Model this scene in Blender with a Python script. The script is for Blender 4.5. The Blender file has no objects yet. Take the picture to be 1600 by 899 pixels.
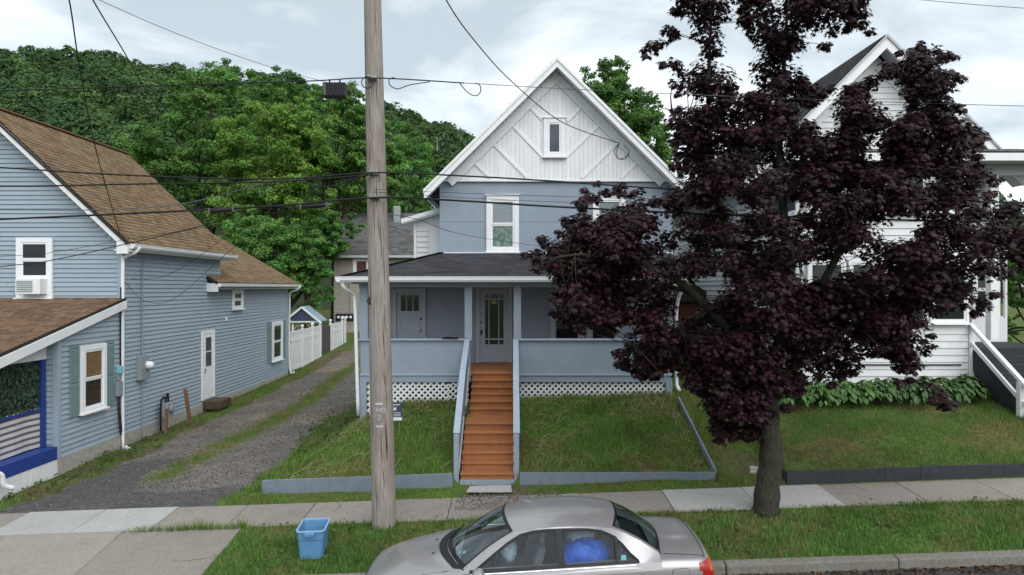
import bpy, math, random
import numpy as np
from mathutils import Vector, Matrix
from mathutils.bvhtree import BVHTree

R = math.radians
random.seed(7)
rng = np.random.default_rng(7)
SC = bpy.context.scene
COL = SC.collection
CAMZ, F = 4.19, 1067.0

# ------------------------------------------------------------------ camera
cam = bpy.data.cameras.new('camera')
cam.sensor_width = 36.0
cam.lens = 36.0 * F / 1600.0
cam.clip_start = 0.1
cam.clip_end = 3000
camo = bpy.data.objects.new('camera', cam)
camo.location = (0, 0, CAMZ)
camo.rotation_euler = (R(90), 0, 0)
COL.objects.link(camo)
SC.camera = camo

# ------------------------------------------------------------------ world: overcast daylight
SUN_EL, SUN_ROT = R(44), R(152)
w = bpy.data.worlds.new('World')
SC.world = w
w.use_nodes = True
nt = w.node_tree
nt.nodes.clear()
N = nt.nodes.new
L = nt.links.new
out = N('ShaderNodeOutputWorld')
bg = N('ShaderNodeBackground')
bg.inputs['Strength'].default_value = 0.10
sky = N('ShaderNodeTexSky')
sky.sky_type = 'NISHITA'
sky.sun_disc = False
sky.sun_elevation = SUN_EL
sky.sun_rotation = SUN_ROT
sky.altitude = 400
tc = N('ShaderNodeTexCoord')
mp = N('ShaderNodeMapping')
mp.inputs['Location'].default_value = (0.35, 0.2, 0.1)
mp.inputs['Scale'].default_value = (1.0, 1.0, 2.6)
L(tc.outputs['Generated'], mp.inputs['Vector'])
n1 = N('ShaderNodeTexNoise')
n1.inputs['Scale'].default_value = 2.6
n1.inputs['Detail'].default_value = 6
n1.inputs['Roughness'].default_value = 0.52
n1.inputs['Distortion'].default_value = 0.35
L(mp.outputs['Vector'], n1.inputs['Vector'])
cr = N('ShaderNodeValToRGB')
e = cr.color_ramp.elements
e[0].position = 0.41
e[0].color = (0.46, 0.53, 0.575, 1)
e[1].position = 0.64
e[1].color = (0.97, 1.0, 1.02, 1)
m = cr.color_ramp.elements.new(0.53)
m.color = (0.74, 0.80, 0.83, 1)
L(n1.outputs['Fac'], cr.inputs['Fac'])
sc_ = N('ShaderNodeVectorMath')
sc_.operation = 'SCALE'
sc_.inputs['Scale'].default_value = 8.0
L(cr.outputs['Color'], sc_.inputs[0])
mx = N('ShaderNodeMix')
mx.data_type = 'RGBA'
mx.inputs['Factor'].default_value = 0.9
L(sky.outputs['Color'], mx.inputs['A'])
L(sc_.outputs['Vector'], mx.inputs['B'])
L(mx.outputs['Result'], bg.inputs['Color'])
L(bg.outputs['Background'], out.inputs['Surface'])

sun = bpy.data.lights.new('sun', 'SUN')
sun.energy = 1.5
sun.angle = R(70)
sun.color = (1.0, 0.98, 0.95)
suno = bpy.data.objects.new('sun', sun)
suno.rotation_euler = (R(90) - SUN_EL, 0, R(28))
suno.location = (0, -20, 40)
COL.objects.link(suno)

SC.view_settings.view_transform = 'Standard'
SC.view_settings.look = 'None'
SC.view_settings.exposure = 0.8
SC.view_settings.gamma = 1.0
SC.view_settings.use_curve_mapping = False
SC.render.engine = 'CYCLES'
SC.cycles.use_denoising = True
SC.cycles.max_bounces = 6
SC.cycles.transparent_max_bounces = 8

# ------------------------------------------------------------------ materials
MATS = {}


def mat(name, col, rough=0.7, var=0.12, scale=6.0, bump=0.0, bscale=60.0, spec=0.3, metal=0.0,
        stretch=(1, 1, 1), col2=None, rnd=0.0, attr=False, trans=0.0, stain=0.0, stain_col=(0.1, 0.09, 0.08), coat=0.0):
    m = bpy.data.materials.new(name)
    m.use_nodes = True
    t = m.node_tree
    b = t.nodes['Principled BSDF']
    b.inputs['Roughness'].default_value = rough
    b.inputs['Specular IOR Level'].default_value = spec
    b.inputs['Metallic'].default_value = metal
    if coat:
        b.inputs['Coat Weight'].default_value = coat
        b.inputs['Coat Roughness'].default_value = 0.06
    NN = t.nodes.new
    LL = t.links.new
    geo = NN('ShaderNodeNewGeometry')
    mpn = NN('ShaderNodeMapping')
    mpn.inputs['Scale'].default_value = stretch
    LL(geo.outputs['Position'], mpn.inputs['Vector'])
    c = None
    if attr:
        a = NN('ShaderNodeAttribute')
        a.attribute_name = 'Col'
        c = a.outputs['Color']
    if var > 0 or col2 is not None:
        no = NN('ShaderNodeTexNoise')
        no.inputs['Scale'].default_value = scale
        no.inputs['Detail'].default_value = 6
        no.inputs['Roughness'].default_value = 0.6
        LL(mpn.outputs['Vector'], no.inputs['Vector'])
        mr = NN('ShaderNodeMapRange')
        mr.inputs['From Min'].default_value = 0.3
        mr.inputs['From Max'].default_value = 0.7
        LL(no.outputs['Fac'], mr.inputs['Value'])
        if attr:
            mr.inputs['To Min'].default_value = 1 - var
            mr.inputs['To Max'].default_value = 1 + var
            vm = NN('ShaderNodeVectorMath')
            vm.operation = 'SCALE'
            LL(c, vm.inputs[0])
            LL(mr.outputs['Result'], vm.inputs['Scale'])
            c = vm.outputs['Vector']
        else:
            mix = NN('ShaderNodeMix')
            mix.data_type = 'RGBA'
            ca = tuple(x * (1 - var) for x in col)
            cb = col2 if col2 is not None else tuple(min(1, x * (1 + var)) for x in col)
            mix.inputs['A'].default_value = (*ca, 1)
            mix.inputs['B'].default_value = (*cb, 1)
            LL(mr.outputs['Result'], mix.inputs['Factor'])
            c = mix.outputs['Result']
    if stain > 0:
        no3 = NN('ShaderNodeTexNoise')
        no3.inputs['Scale'].default_value = 1.3
        no3.inputs['Detail'].default_value = 8
        no3.inputs['Roughness'].default_value = 0.7
        mp3 = NN('ShaderNodeMapping')
        mp3.inputs['Scale'].default_value = (1, 1, 0.4)
        LL(geo.outputs['Position'], mp3.inputs['Vector'])
        LL(mp3.outputs['Vector'], no3.inputs['Vector'])
        mr3 = NN('ShaderNodeMapRange')
        mr3.inputs['From Min'].default_value = 0.5
        mr3.inputs['From Max'].default_value = 0.75
        mr3.inputs['To Max'].default_value = stain
        LL(no3.outputs['Fac'], mr3.inputs['Value'])
        mix3 = NN('ShaderNodeMix')
        mix3.data_type = 'RGBA'
        LL(mr3.outputs['Result'], mix3.inputs['Factor'])
        if c is not None:
            LL(c, mix3.inputs['A'])
        else:
            mix3.inputs['A'].default_value = (*col, 1)
        mix3.inputs['B'].default_value = (*stain_col, 1)
        c = mix3.outputs['Result']
    if rnd > 0:
        oi = NN('ShaderNodeObjectInfo')
        mr2 = NN('ShaderNodeMapRange')
        mr2.inputs['To Min'].default_value = 1 - rnd
        mr2.inputs['To Max'].default_value = 1 + rnd
        LL(oi.outputs['Random'], mr2.inputs['Value'])
        vm2 = NN('ShaderNodeVectorMath')
        vm2.operation = 'SCALE'
        if c is not None:
            LL(c, vm2.inputs[0])
        else:
            vm2.inputs[0].default_value = col
        LL(mr2.outputs['Result'], vm2.inputs['Scale'])
        c = vm2.outputs['Vector']
    if c is not None:
        LL(c, b.inputs['Base Color'])
    else:
        b.inputs['Base Color'].default_value = (*col, 1)
    if bump > 0:
        nb = NN('ShaderNodeTexNoise')
        nb.inputs['Scale'].default_value = bscale
        nb.inputs['Detail'].default_value = 5
        LL(mpn.outputs['Vector'], nb.inputs['Vector'])
        bp = NN('ShaderNodeBump')
        bp.inputs['Strength'].default_value = bump
        bp.inputs['Distance'].default_value = 0.02
        LL(nb.outputs['Fac'], bp.inputs['Height'])
        LL(bp.outputs['Normal'], b.inputs['Normal'])
    if trans > 0:
        tr = NN('ShaderNodeBsdfTranslucent')
        ms = NN('ShaderNodeMixShader')
        ms.inputs['Fac'].default_value = trans
        if c is not None:
            LL(c, tr.inputs['Color'])
        else:
            tr.inputs['Color'].default_value = (*col, 1)
        LL(b.outputs['BSDF'], ms.inputs[1])
        LL(tr.outputs['BSDF'], ms.inputs[2])
        LL(ms.outputs['Shader'], t.nodes['Material Output'].inputs['Surface'])
    MATS[name] = m
    return m


def clear_glass(name, tint, gloss=0.12):
    m = bpy.data.materials.new(name)
    m.use_nodes = True
    t = m.node_tree
    t.nodes.clear()
    o = t.nodes.new('ShaderNodeOutputMaterial')
    tr = t.nodes.new('ShaderNodeBsdfTransparent')
    tr.inputs['Color'].default_value = (*tint, 1)
    gl = t.nodes.new('ShaderNodeBsdfGlossy')
    gl.inputs['Roughness'].default_value = 0.03
    gl.inputs['Color'].default_value = (0.9, 0.95, 1, 1)
    lw = t.nodes.new('ShaderNodeLayerWeight')
    lw.inputs['Blend'].default_value = 0.5
    fr = t.nodes.new('ShaderNodeMath')
    fr.operation = 'POWER'
    fr.inputs[1].default_value = 3.5
    t.links.new(lw.outputs['Facing'], fr.inputs[0])
    ad = t.nodes.new('ShaderNodeMath')
    ad.operation = 'ADD'
    ad.use_clamp = True
    ad.inputs[1].default_value = gloss
    mx = t.nodes.new('ShaderNodeMixShader')
    t.links.new(fr.outputs[0], ad.inputs[0])
    t.links.new(ad.outputs[0], mx.inputs['Fac'])
    t.links.new(tr.outputs[0], mx.inputs[1])
    t.links.new(gl.outputs[0], mx.inputs[2])
    t.links.new(mx.outputs[0], o.inputs['Surface'])
    MATS[name] = m


mat('ground', (0.1, 0.1, 0.05), 0.95, var=0.35, scale=9, bump=0.5, bscale=35, attr=True, spec=0.1)
mat('asphalt', (0.05, 0.05, 0.052), 0.9, var=0.3, scale=14, bump=0.5, bscale=120, stain=0.5, stain_col=(0.09, 0.085, 0.08))
mat('concrete_old', (0.25, 0.225, 0.20), 0.9, var=0.14, scale=18, bump=0.3, bscale=90, rnd=0.10, stain=0.5, stain_col=(0.15, 0.13, 0.105))
mat('concrete_new', (0.36, 0.355, 0.345), 0.85, var=0.08, scale=12, bump=0.15, bscale=90, rnd=0.05, stain=0.35, stain_col=(0.25, 0.24, 0.22))
mat('concrete_kerb', (0.17, 0.16, 0.14), 0.9, var=0.25, scale=20, bump=0.5, bscale=70, rnd=0.1, stain=0.6, stain_col=(0.12, 0.11, 0.09))
mat('foundation', (0.36, 0.34, 0.31), 0.9, var=0.2, scale=10, bump=0.4, bscale=50)
mat('house_blue', (0.275, 0.325, 0.392), 0.6, var=0.06, scale=3, bump=0.08, bscale=40, stain=0.22, stain_col=(0.31, 0.36, 0.42))
mat('house_blue_light', (0.345, 0.41, 0.495), 0.55, var=0.06, scale=5, stain=0.2, stain_col=(0.22, 0.27, 0.34))
mat('house_blue_lower', (0.295, 0.335, 0.41), 0.65, var=0.05, scale=4)  # ground-floor and porch ceiling blue, slightly lighter than the main wall
mat('white_paint', (0.80, 0.81, 0.83), 0.5, var=0.04, scale=6, stain=0.25, stain_col=(0.62, 0.62, 0.61), bump=0.05, bscale=30)
mat('white_board', (0.78, 0.80, 0.83), 0.55, var=0.05, scale=4, stretch=(4, 4, 0.4), stain=0.3, stain_col=(0.60, 0.61, 0.62), rnd=0.035)
mat('white_siding', (0.72, 0.73, 0.75), 0.5, var=0.04, scale=5, rnd=0.03, stain=0.25, stain_col=(0.60, 0.61, 0.60))
mat('white_vinyl', (0.76, 0.77, 0.78), 0.45, var=0.05, scale=3, stain=0.35, stain_col=(0.48, 0.50, 0.45))
mat('left_siding', (0.310, 0.376, 0.440), 0.5, var=0.05, scale=4, rnd=0.045, stain=0.35, stain_col=(0.30, 0.36, 0.40))
mat('shutter', (0.17, 0.25, 0.25), 0.6, var=0.06)
mat('edge_paint', (0.165, 0.20, 0.245), 0.7, var=0.12, scale=5, stain=0.5, stain_col=(0.24, 0.27, 0.30))
mat('cobalt', (0.022, 0.052, 0.235), 0.5, var=0.1)
mat('cloth_light', (0.58, 0.54, 0.54), 0.9, var=0.06)
mat('cloth_dark', (0.13, 0.12, 0.14), 0.9, var=0.1)
mat('shingle_brown', (0.2, 0.13, 0.08), 0.92, var=0.16, scale=25, bump=0.3, bscale=150, attr=True, spec=0.15)
mat('shingle_dark', (0.04, 0.04, 0.045), 0.92, var=0.2, scale=25, bump=0.3, bscale=150, attr=True, spec=0.15)
mat('roof_deck', (0.03, 0.027, 0.025), 0.95, var=0.1)
mat('orange_paint', (0.37, 0.152, 0.060), 0.6, var=0.12, scale=7, rnd=0.10, stain=0.75, stain_col=(0.20, 0.09, 0.05), bump=0.1, bscale=40)
mat('pole_wood', (0.31, 0.27, 0.245), 0.85, var=0.42, scale=9, stretch=(9, 9, 0.25), bump=0.9, bscale=14, stain=0.55, stain_col=(0.12, 0.065, 0.035))
mat('bark', (0.032, 0.028, 0.022), 0.95, var=0.4, scale=14, stretch=(3, 3, 0.5), bump=1.0, bscale=22, col2=(0.066, 0.062, 0.042))
mat('bark_grey', (0.035, 0.03, 0.025), 0.95, var=0.3, scale=5)
mat('leaf_purple', (0.02, 0.01, 0.012), 0.5, var=0, attr=True, spec=0.22, trans=0.15)
mat('leaf_green', (0.05, 0.09, 0.03), 0.55, var=0.25, scale=0.6, attr=True, spec=0.2, trans=0.4)
mat('leaf_far', (0.05, 0.09, 0.03), 0.8, var=0.35, scale=0.05, attr=True, spec=0.1, trans=0.15)
mat('grass', (0.06, 0.1, 0.03), 0.7, var=0, attr=True, spec=0.15, trans=0.25)
mat('stone_bits', (0.2, 0.19, 0.18), 0.9, var=0, attr=True, spec=0.1)
mat('hill_soil', (0.03, 0.05, 0.02), 1.0, var=0.3, scale=0.1)
mat('pane_dark', (0.012, 0.015, 0.018), 0.06, var=0, spec=0.6)
mat('pane_blind', (0.22, 0.26, 0.28), 0.12, var=0.15, scale=3, stretch=(1, 1, 14), spec=0.6)
mat('pane_mid', (0.055, 0.072, 0.09), 0.05, var=0.3, scale=2, spec=0.7)
mat('pane_brown', (0.20, 0.12, 0.06), 0.2, var=0.4, scale=3, stretch=(1, 1, 12), spec=0.5)
mat('pane_brown_dark', (0.045, 0.034, 0.028), 0.12, var=0.4, scale=3, stretch=(1, 1, 12), spec=0.5)
mat('pane_red', (0.13, 0.05, 0.05), 0.2, var=0.5, scale=9, stretch=(3, 3, 0.3), spec=0.5)
mat('stained', (0.06, 0.13, 0.15), 0.15, var=0.6, scale=9, col2=(0.24, 0.34, 0.27), spec=0.5)
mat('yellow_sticker', (0.45, 0.40, 0.08), 0.6, var=0)
mat('black', (0.012, 0.012, 0.014), 0.55, var=0.1)
mat('cable', (0.014, 0.014, 0.016), 0.6, var=0)
mat('cable_grey', (0.10, 0.105, 0.11), 0.55, var=0)
mat('dark_board', (0.030, 0.033, 0.040), 0.7, var=0.25, scale=8, stain=0.3, stain_col=(0.06, 0.06, 0.06))
mat('metal_grey', (0.30, 0.32, 0.33), 0.45, var=0.1, metal=0.4)
mat('box_grey', (0.24, 0.27, 0.29), 0.6, var=0.08)
mat('brass', (0.5, 0.36, 0.12), 0.3, var=0, metal=0.9)
mat('tote_blue', (0.105, 0.245, 0.43), 0.42, var=0.05, spec=0.4)
mat('tote_rim', (0.24, 0.40, 0.58), 0.4, var=0.05, spec=0.4)
mat('car_paint', (0.365, 0.352, 0.358), 0.30, var=0.03, metal=0.55, coat=0.7, spec=0.5, stain=0.25, stain_col=(0.32, 0.30, 0.30))
mat('car_black', (0.010, 0.010, 0.012), 0.45, var=0)
mat('car_seam', (0.012, 0.012, 0.012), 0.8, var=0)
mat('chrome', (0.7, 0.72, 0.74), 0.12, var=0, metal=1.0)
mat('interior', (0.035, 0.037, 0.042), 0.9, var=0.15)
mat('seat', (0.17, 0.18, 0.19), 0.9, var=0.25, scale=14, bump=0.3, bscale=90)
mat('bag_blue', (0.006, 0.13, 0.70), 0.4, var=0.55, scale=6, bump=0.9, bscale=14, spec=0.6)
mat('bag_white', (0.5, 0.56, 0.62), 0.4, var=0.25, scale=9, bump=0.6, bscale=20)
mat('paper_teal', (0.20, 0.50, 0.55), 0.5, var=0.1)
mat('tail_red', (0.30, 0.012, 0.008), 0.15, var=0.1, spec=0.6)
mat('tail_amber', (0.55, 0.14, 0.012), 0.15, var=0.1, spec=0.6)
mat('rubber', (0.015, 0.015, 0.015), 0.85, var=0)
mat('beige_siding', (0.34, 0.31, 0.27), 0.7, var=0.08, rnd=0.04)
mat('weathered', (0.09, 0.08, 0.075), 0.9, var=0.3, scale=6, stretch=(6, 6, 0.5), rnd=0.15)
mat('stake', (0.18, 0.10, 0.05), 0.9, var=0.25)
mat('tin_blue', (0.30, 0.42, 0.50), 0.35, var=0.1, metal=0.2)
mat('well_wood', (0.46, 0.32, 0.14), 0.8, var=0.15)
mat('rust_red', (0.11, 0.03, 0.02), 0.8, var=0.2, rnd=0.1)
mat('sign_navy', (0.05, 0.065, 0.11), 0.5, var=0.1)
mat('white_print', (0.75, 0.76, 0.78), 0.5, var=0)
mat('hosta', (0.06, 0.13, 0.03), 0.45, var=0, attr=True, spec=0.35, trans=0.2)
mat('twig', (0.08, 0.055, 0.035), 0.95, var=0.3)
mat('flag_stone', (0.40, 0.40, 0.38), 0.9, var=0.2, scale=8)
clear_glass('car_glass', (0.60, 0.72, 0.70), 0.07)
clear_glass('car_side_glass', (0.60, 0.68, 0.72), 0.02)

# ------------------------------------------------------------------ object helpers
WL = {None: Vector((0, 0, 0))}


def tag(o, label=None, cat=None, group=None, kind=None):
    if label:
        o['label'] = label
    if cat:
        o['category'] = cat
    if group:
        o['group'] = group
    if kind:
        o['kind'] = kind
    return o


def empty(name, loc, label=None, cat=None, group=None, kind=None):
    o = bpy.data.objects.new(name, None)
    o.empty_display_size = 0.2
    COL.objects.link(o)
    o.location = loc
    WL[o.name] = Vector(loc)
    return tag(o, label, cat, group, kind)


def wl(o):
    return WL[o.name] if o is not None else WL[None]


def link(name, me, loc, parent=None, label=None, cat=None, group=None, kind=None):
    o = bpy.data.objects.new(name, me)
    COL.objects.link(o)
    o.parent = parent
    o.location = Vector(loc) - wl(parent)
    WL[o.name] = Vector(loc)
    return tag(o, label, cat, group, kind)


class Fr:
    """wall frame: a along u, b up, c outwards (n = u x z)"""

    def __init__(s, o, u=(1, 0, 0), up=(0, 0, 1)):
        s.o = Vector(o)
        s.u = Vector(u).normalized()
        s.v = Vector(up).normalized()
        s.n = s.u.cross(s.v).normalized()

    def p(s, a, b, c=0):
        return s.o + s.u * a + s.v * b + s.n * c


class MB:
    def __init__(s):
        s.v = []
        s.f = []
        s.mi = []
        s.cur = 0

    def add(s, vs, fs):
        k = len(s.v)
        s.v += [Vector(x) for x in vs]
        s.f += [[i + k for i in f] for f in fs]
        s.mi += [s.cur] * len(fs)
        return s

    def hexa(s, p):
        return s.add(p, [(0, 3, 2, 1), (4, 5, 6, 7), (0, 1, 5, 4), (1, 2, 6, 5), (2, 3, 7, 6), (3, 0, 4, 7)])

    def box(s, x0, x1, y0, y1, z0, z1):
        return s.hexa([(x0, y0, z0), (x1, y0, z0), (x1, y1, z0), (x0, y1, z0), (x0, y0, z1), (x1, y0, z1), (x1, y1, z1), (x0, y1, z1)])

    def fbox(s, f, a0, a1, b0, b1, c0, c1):
        return s.hexa([f.p(a0, b0, c1), f.p(a1, b0, c1), f.p(a1, b0, c0), f.p(a0, b0, c0), f.p(a0, b1, c1), f.p(a1, b1, c1), f.p(a1, b1, c0), f.p(a0, b1, c0)])

    def prism(s, pts, ext):
        n = len(pts)
        ext = Vector(ext)
        pts = [Vector(p) for p in pts]
        fs = [list(range(n))[::-1], [i + n for i in range(n)]] + [(i, (i + 1) % n, (i + 1) % n + n, i + n) for i in range(n)]
        return s.add(pts + [p + ext for p in pts], fs)

    def beam(s, p, q, wd, ht, up=(0, 0, 1)):
        p, q = Vector(p), Vector(q)
        d = (q - p).normalized()
        up = Vector(up)
        side = d.cross(up)
        if side.length < 1e-4:
            side = d.cross(Vector((0, 1, 0)))
        side.normalize()
        up = side.cross(d).normalized()
        a, b = side * wd / 2, up * ht / 2
        return s.hexa([p - a - b, p + a - b, q + a - b, q - a - b, p - a + b, p + a + b, q + a + b, q - a + b])

    def tube(s, pts, rad, seg=8, cap=True):
        pts = [Vector(p) for p in pts]
        n = len(pts)
        if not hasattr(rad, '__len__'):
            rad = [rad] * n
        vs = []
        prev = None
        for i, p in enumerate(pts):
            t = (pts[min(i + 1, n - 1)] - pts[max(i - 1, 0)]).normalized()
            if prev is None:
                ref = Vector((0, 0, 1)) if abs(t.z) < 0.9 else Vector((1, 0, 0))
                a = t.cross(ref).normalized()
            else:
                a = (prev - t * prev.dot(t)).normalized()
            prev = a
            b = t.cross(a)
            for k in range(seg):
                th = 2 * math.pi * k / seg
                vs.append(p + (a * math.cos(th) + b * math.sin(th)) * rad[i])
        fs = []
        for i in range(n - 1):
            for k in range(seg):
                k2 = (k + 1) % seg
                fs.append((i * seg + k, i * seg + k2, (i + 1) * seg + k2, (i + 1) * seg + k))
        if cap:
            fs.append(list(range(seg))[::-1])
            fs.append([(n - 1) * seg + k for k in range(seg)])
        return s.add(vs, fs)

    def lathe(s, prof, c, seg=16, axis='z'):
        c = Vector(c)
        vs = []
        for r, h in prof:
            for k in range(seg):
                th = 2 * math.pi * k / seg
                x, y = r * math.cos(th), r * math.sin(th)
                vs.append(c + (Vector((x, y, h)) if axis == 'z' else Vector((x, h, y)) if axis == 'y' else Vector((h, x, y))))
        fs = []
        n = len(prof)
        for i in range(n - 1):
            for k in range(seg):
                k2 = (k + 1) % seg
                fs.append((i * seg + k, i * seg + k2, (i + 1) * seg + k2, (i + 1) * seg + k))
        fs.append(list(range(seg))[::-1])
        fs.append([(n - 1) * seg + k for k in range(seg)])
        return s.add(vs, fs)

    def grid(s, g):
        n, m_ = len(g), len(g[0])
        vs = [p for r in g for p in r]
        fs = [(i * m_ + j, i * m_ + j + 1, (i + 1) * m_ + j + 1, (i + 1) * m_ + j) for i in range(n - 1) for j in range(m_ - 1)]
        return s.add(vs, fs)

    def build(s, name, mt, parent=None, label=None, cat=None, group=None, kind=None, smooth=False, bevel=0.0, origin=None, fix=True):
        xs = np.array([tuple(p) for p in s.v])
        lo, hi = xs.min(0), xs.max(0)
        o0 = Vector(origin) if origin is not None else Vector(((lo[0] + hi[0]) / 2, (lo[1] + hi[1]) / 2, lo[2]))
        me = bpy.data.meshes.new(name)
        me.from_pydata([tuple(p - o0) for p in s.v], [], s.f)
        mts = mt if isinstance(mt, (list, tuple)) else [mt]
        for q in mts:
            me.materials.append(MATS[q])
        if len(mts) > 1:
            me.polygons.foreach_set('material_index', s.mi)
        if smooth:
            me.polygons.foreach_set('use_smooth', [True] * len(me.polygons))
        if fix:
            import bmesh
            bm = bmesh.new()
            bm.from_mesh(me)
            bmesh.ops.recalc_face_normals(bm, faces=bm.faces)
            bm.to_mesh(me)
            bm.free()
        me.update()
        o = link(name, me, o0, parent, label, cat, group, kind)
        if bevel > 0:
            bv = o.modifiers.new('bevel', 'BEVEL')
            bv.width = bevel
            bv.segments = 2
            bv.limit_method = 'ANGLE'
        return o


def P(px, py, d):
    return Vector(((px - 800) / F * d, d, CAMZ + (449.5 - py) / F * d))


def spline(pts, n=8):
    pts = [Vector(p) for p in pts]
    res = []
    for i in range(len(pts) - 1):
        p0 = pts[max(i - 1, 0)]
        p1, p2 = pts[i], pts[i + 1]
        p3 = pts[min(i + 2, len(pts) - 1)]
        for k in range(n):
            t = k / n
            res.append(0.5 * ((2 * p1) + (p2 - p0) * t + (2 * p0 - 5 * p1 + 4 * p2 - p3) * t * t + (3 * p1 - p0 - 3 * p2 + p3) * t ** 3))
    res.append(pts[-1])
    return res


# ------------------------------------------------------------------ the lie of the land
def ss(a, b, x):
    t = np.clip((x - a) / (b - a), 0, 1)
    return t * t * (3 - 2 * t)


def slope(x):
    return 0.035 * np.clip(x, -30, 30)


def gz(x, y):
    x = np.asarray(x, float)
    y = np.asarray(y, float)
    s = slope(x)
    front = np.interp(y, [-400, -30, 0.3, 0.55, 0.6, 9.74, 9.80, 9.86, 11.5, 11.52, 12.53, 12.56, 12.66],
                      [1.5, 0.6, 0.2, 0.12, -0.03, -0.03, 0.12, 0.15, 0.305, 0.26, 0.31, 0.355, 0.365])
    front = np.where((x < -4.55) & (y > 9.6) & (y < 11.52), np.interp(y, [9.6, 9.7, 9.9, 11.5], [-0.03, -0.03, 0.0, 0.23]), front)
    drive = np.interp(y, [12.6, 16, 31, 46, 90, 400], [0.36, 0.42, 0.66, 1.55, 2.0, 3.0])
    yard = np.interp(y, [12.6, 13.18, 13.26, 14.0, 14.9, 15.8, 16.5, 20, 46, 90, 400], [0.35, 0.36, 0.52, 0.76, 1.08, 1.32, 1.45, 1.5, 1.55, 2.0, 3.0])
    side = np.interp(y, [12.6, 13.3, 15, 16.6, 20, 46, 90, 400], [0.36, 0.44, 1.0, 1.52, 1.6, 1.7, 2.0, 3.0])
    right = np.interp(y, [12.6, 12.66, 12.72, 15.8, 16.6, 20, 46, 90, 400], [0.36, 0.37, 0.55, 1.14, 1.33, 1.4, 1.5, 2.0, 3.0])
    back = drive + (yard - drive) * np.where(y < 13.2, ss(-5.2, -4.7, x), ss(-5.3, -2.45, x))
    back = back - 0.14 * ss(2.9, 3.9, x) * (y > 13.3) * ss(16.6, 15.6, y)
    back = back + (side - back) * ss(3.93, 3.97, x)
    back = back + (right - back) * ss(5.03, 5.12, x)
    back = np.where((x > -1.12) & (x < 0.12) & (y > 12.9) & (y < 15.2), 0.37, back)
    b = np.where(y < 12.6, front, back)
    hum = 0.018 * np.sin(x * 2.3 + y * 1.1) * np.sin(y * 1.7 - x * 0.6) + 0.010 * np.sin(x * 5.1) * np.sin(y * 4.3 + 1)
    soft = np.where((y > 12.7) & (np.abs(x) < 60), 1.0, 0.0) + np.where((y > 9.9) & (y < 11.4), 0.8, 0.0)
    return s * np.where(y > 60, 0.3, 1.0) + b + hum * soft


def z0(x, y):
    return float(gz(x, y))


def vnoise(x, y, f, seed=0):
    a = np.sin(x * f * 1.3 + seed) + np.sin(y * f * 1.7 + seed * 2.1) + np.sin((x + y) * f * 0.9 + seed * 0.7) + np.sin((x * 0.6 - y) * f * 2.3 + seed * 1.3)
    b = np.sin(x * f * 4.1 + 2 * np.sin(y * f * 2.2 + seed)) + np.sin(y * f * 4.7 + 2 * np.sin(x * f * 1.9))
    return (a * 0.25 + b * 0.25) * 0.5 + 0.5


def cover(x, y):
    """what lies on the ground at (x, y): weights for grass, gravel, asphalt, soil"""
    x = np.asarray(x, float)
    y = np.asarray(y, float)
    wob = 0.25 * (vnoise(x, y, 0.9, 3) - 0.5) + 0.15 * (vnoise(x, y, 3.1, 5) - 0.5)
    redge = -5.35 - 0.012 * (y - 13) * 0 + wob * 1.6 + 0.25 * np.sin(y * 0.9)
    ledge = -8.95 + wob * 1.6 + np.where(y < 15, (15 - y) * -0.25, 0)
    ind = ((x > ledge) & (x < redge) & (y > 12.5) & (y < 44)).astype(float)
    strip = np.exp(-((x + 7.25 + wob * 0.5 - 0.25 * np.sin(y * 0.35)) / 0.36) ** 2) * ss(13.6, 15.2, y) * (y < 60)
    strip = np.clip(strip * 1.5 * (0.45 + vnoise(x, y, 2.2, 8)), 0, 1)
    asph = ((y < 13.45 + wob * 1.8) | ((x < -7.85 + wob * 1.5) & (y < 16.2 + wob * 4))).astype(float) * ind
    asph = np.maximum(asph, ((x > -6.6 + wob) & (x < -4.0) & (y > 28.5 + wob * 2) & (y < 33)).astype(float))
    gravel = ind * (1 - strip) * (1 - asph)
    soil = np.zeros_like(x)
    soil = np.maximum(soil, ((x > -5.7) & (x < -4.3 + wob * 2) & (y > 15.5) & (y < 22)) * np.clip(vnoise(x, y, 1.7, 4) * 1.6 - 0.5, 0, 1))
    soil = np.maximum(soil, ((x < -8.4) & (x > -10.4) & (y > 13) & (y < 21)) * np.clip(vnoise(x, y, 2.3, 14) * 1.5 - 0.3, 0, 0.9))
    soil = np.maximum(soil, np.exp(-(((x - 4.6) / 0.7) ** 2 + ((y - 13.2) / 1.0) ** 2)) * 0.85)
    soil = np.maximum(soil, np.exp(-(((x - 4.25) / 0.65) ** 2 + ((y - 11.3) / 0.35) ** 2)) * 0.6)
    soil = np.maximum(soil, ((x > -0.9) & (x < 0.35) & (y > 12.5) & (y < 13.2)) * 0.75)
    soil = np.maximum(soil, ((y > 32) & (y < 38) & (x > -9.6) & (x < -4)) * 0.8)
    soil = np.where(ind > 0, np.maximum(0, soil * 0), soil)
    grass = np.clip((1 - np.maximum(gravel, asph)) * (1 - soil), 0, 1)
    return grass, gravel, asph, soil


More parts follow.
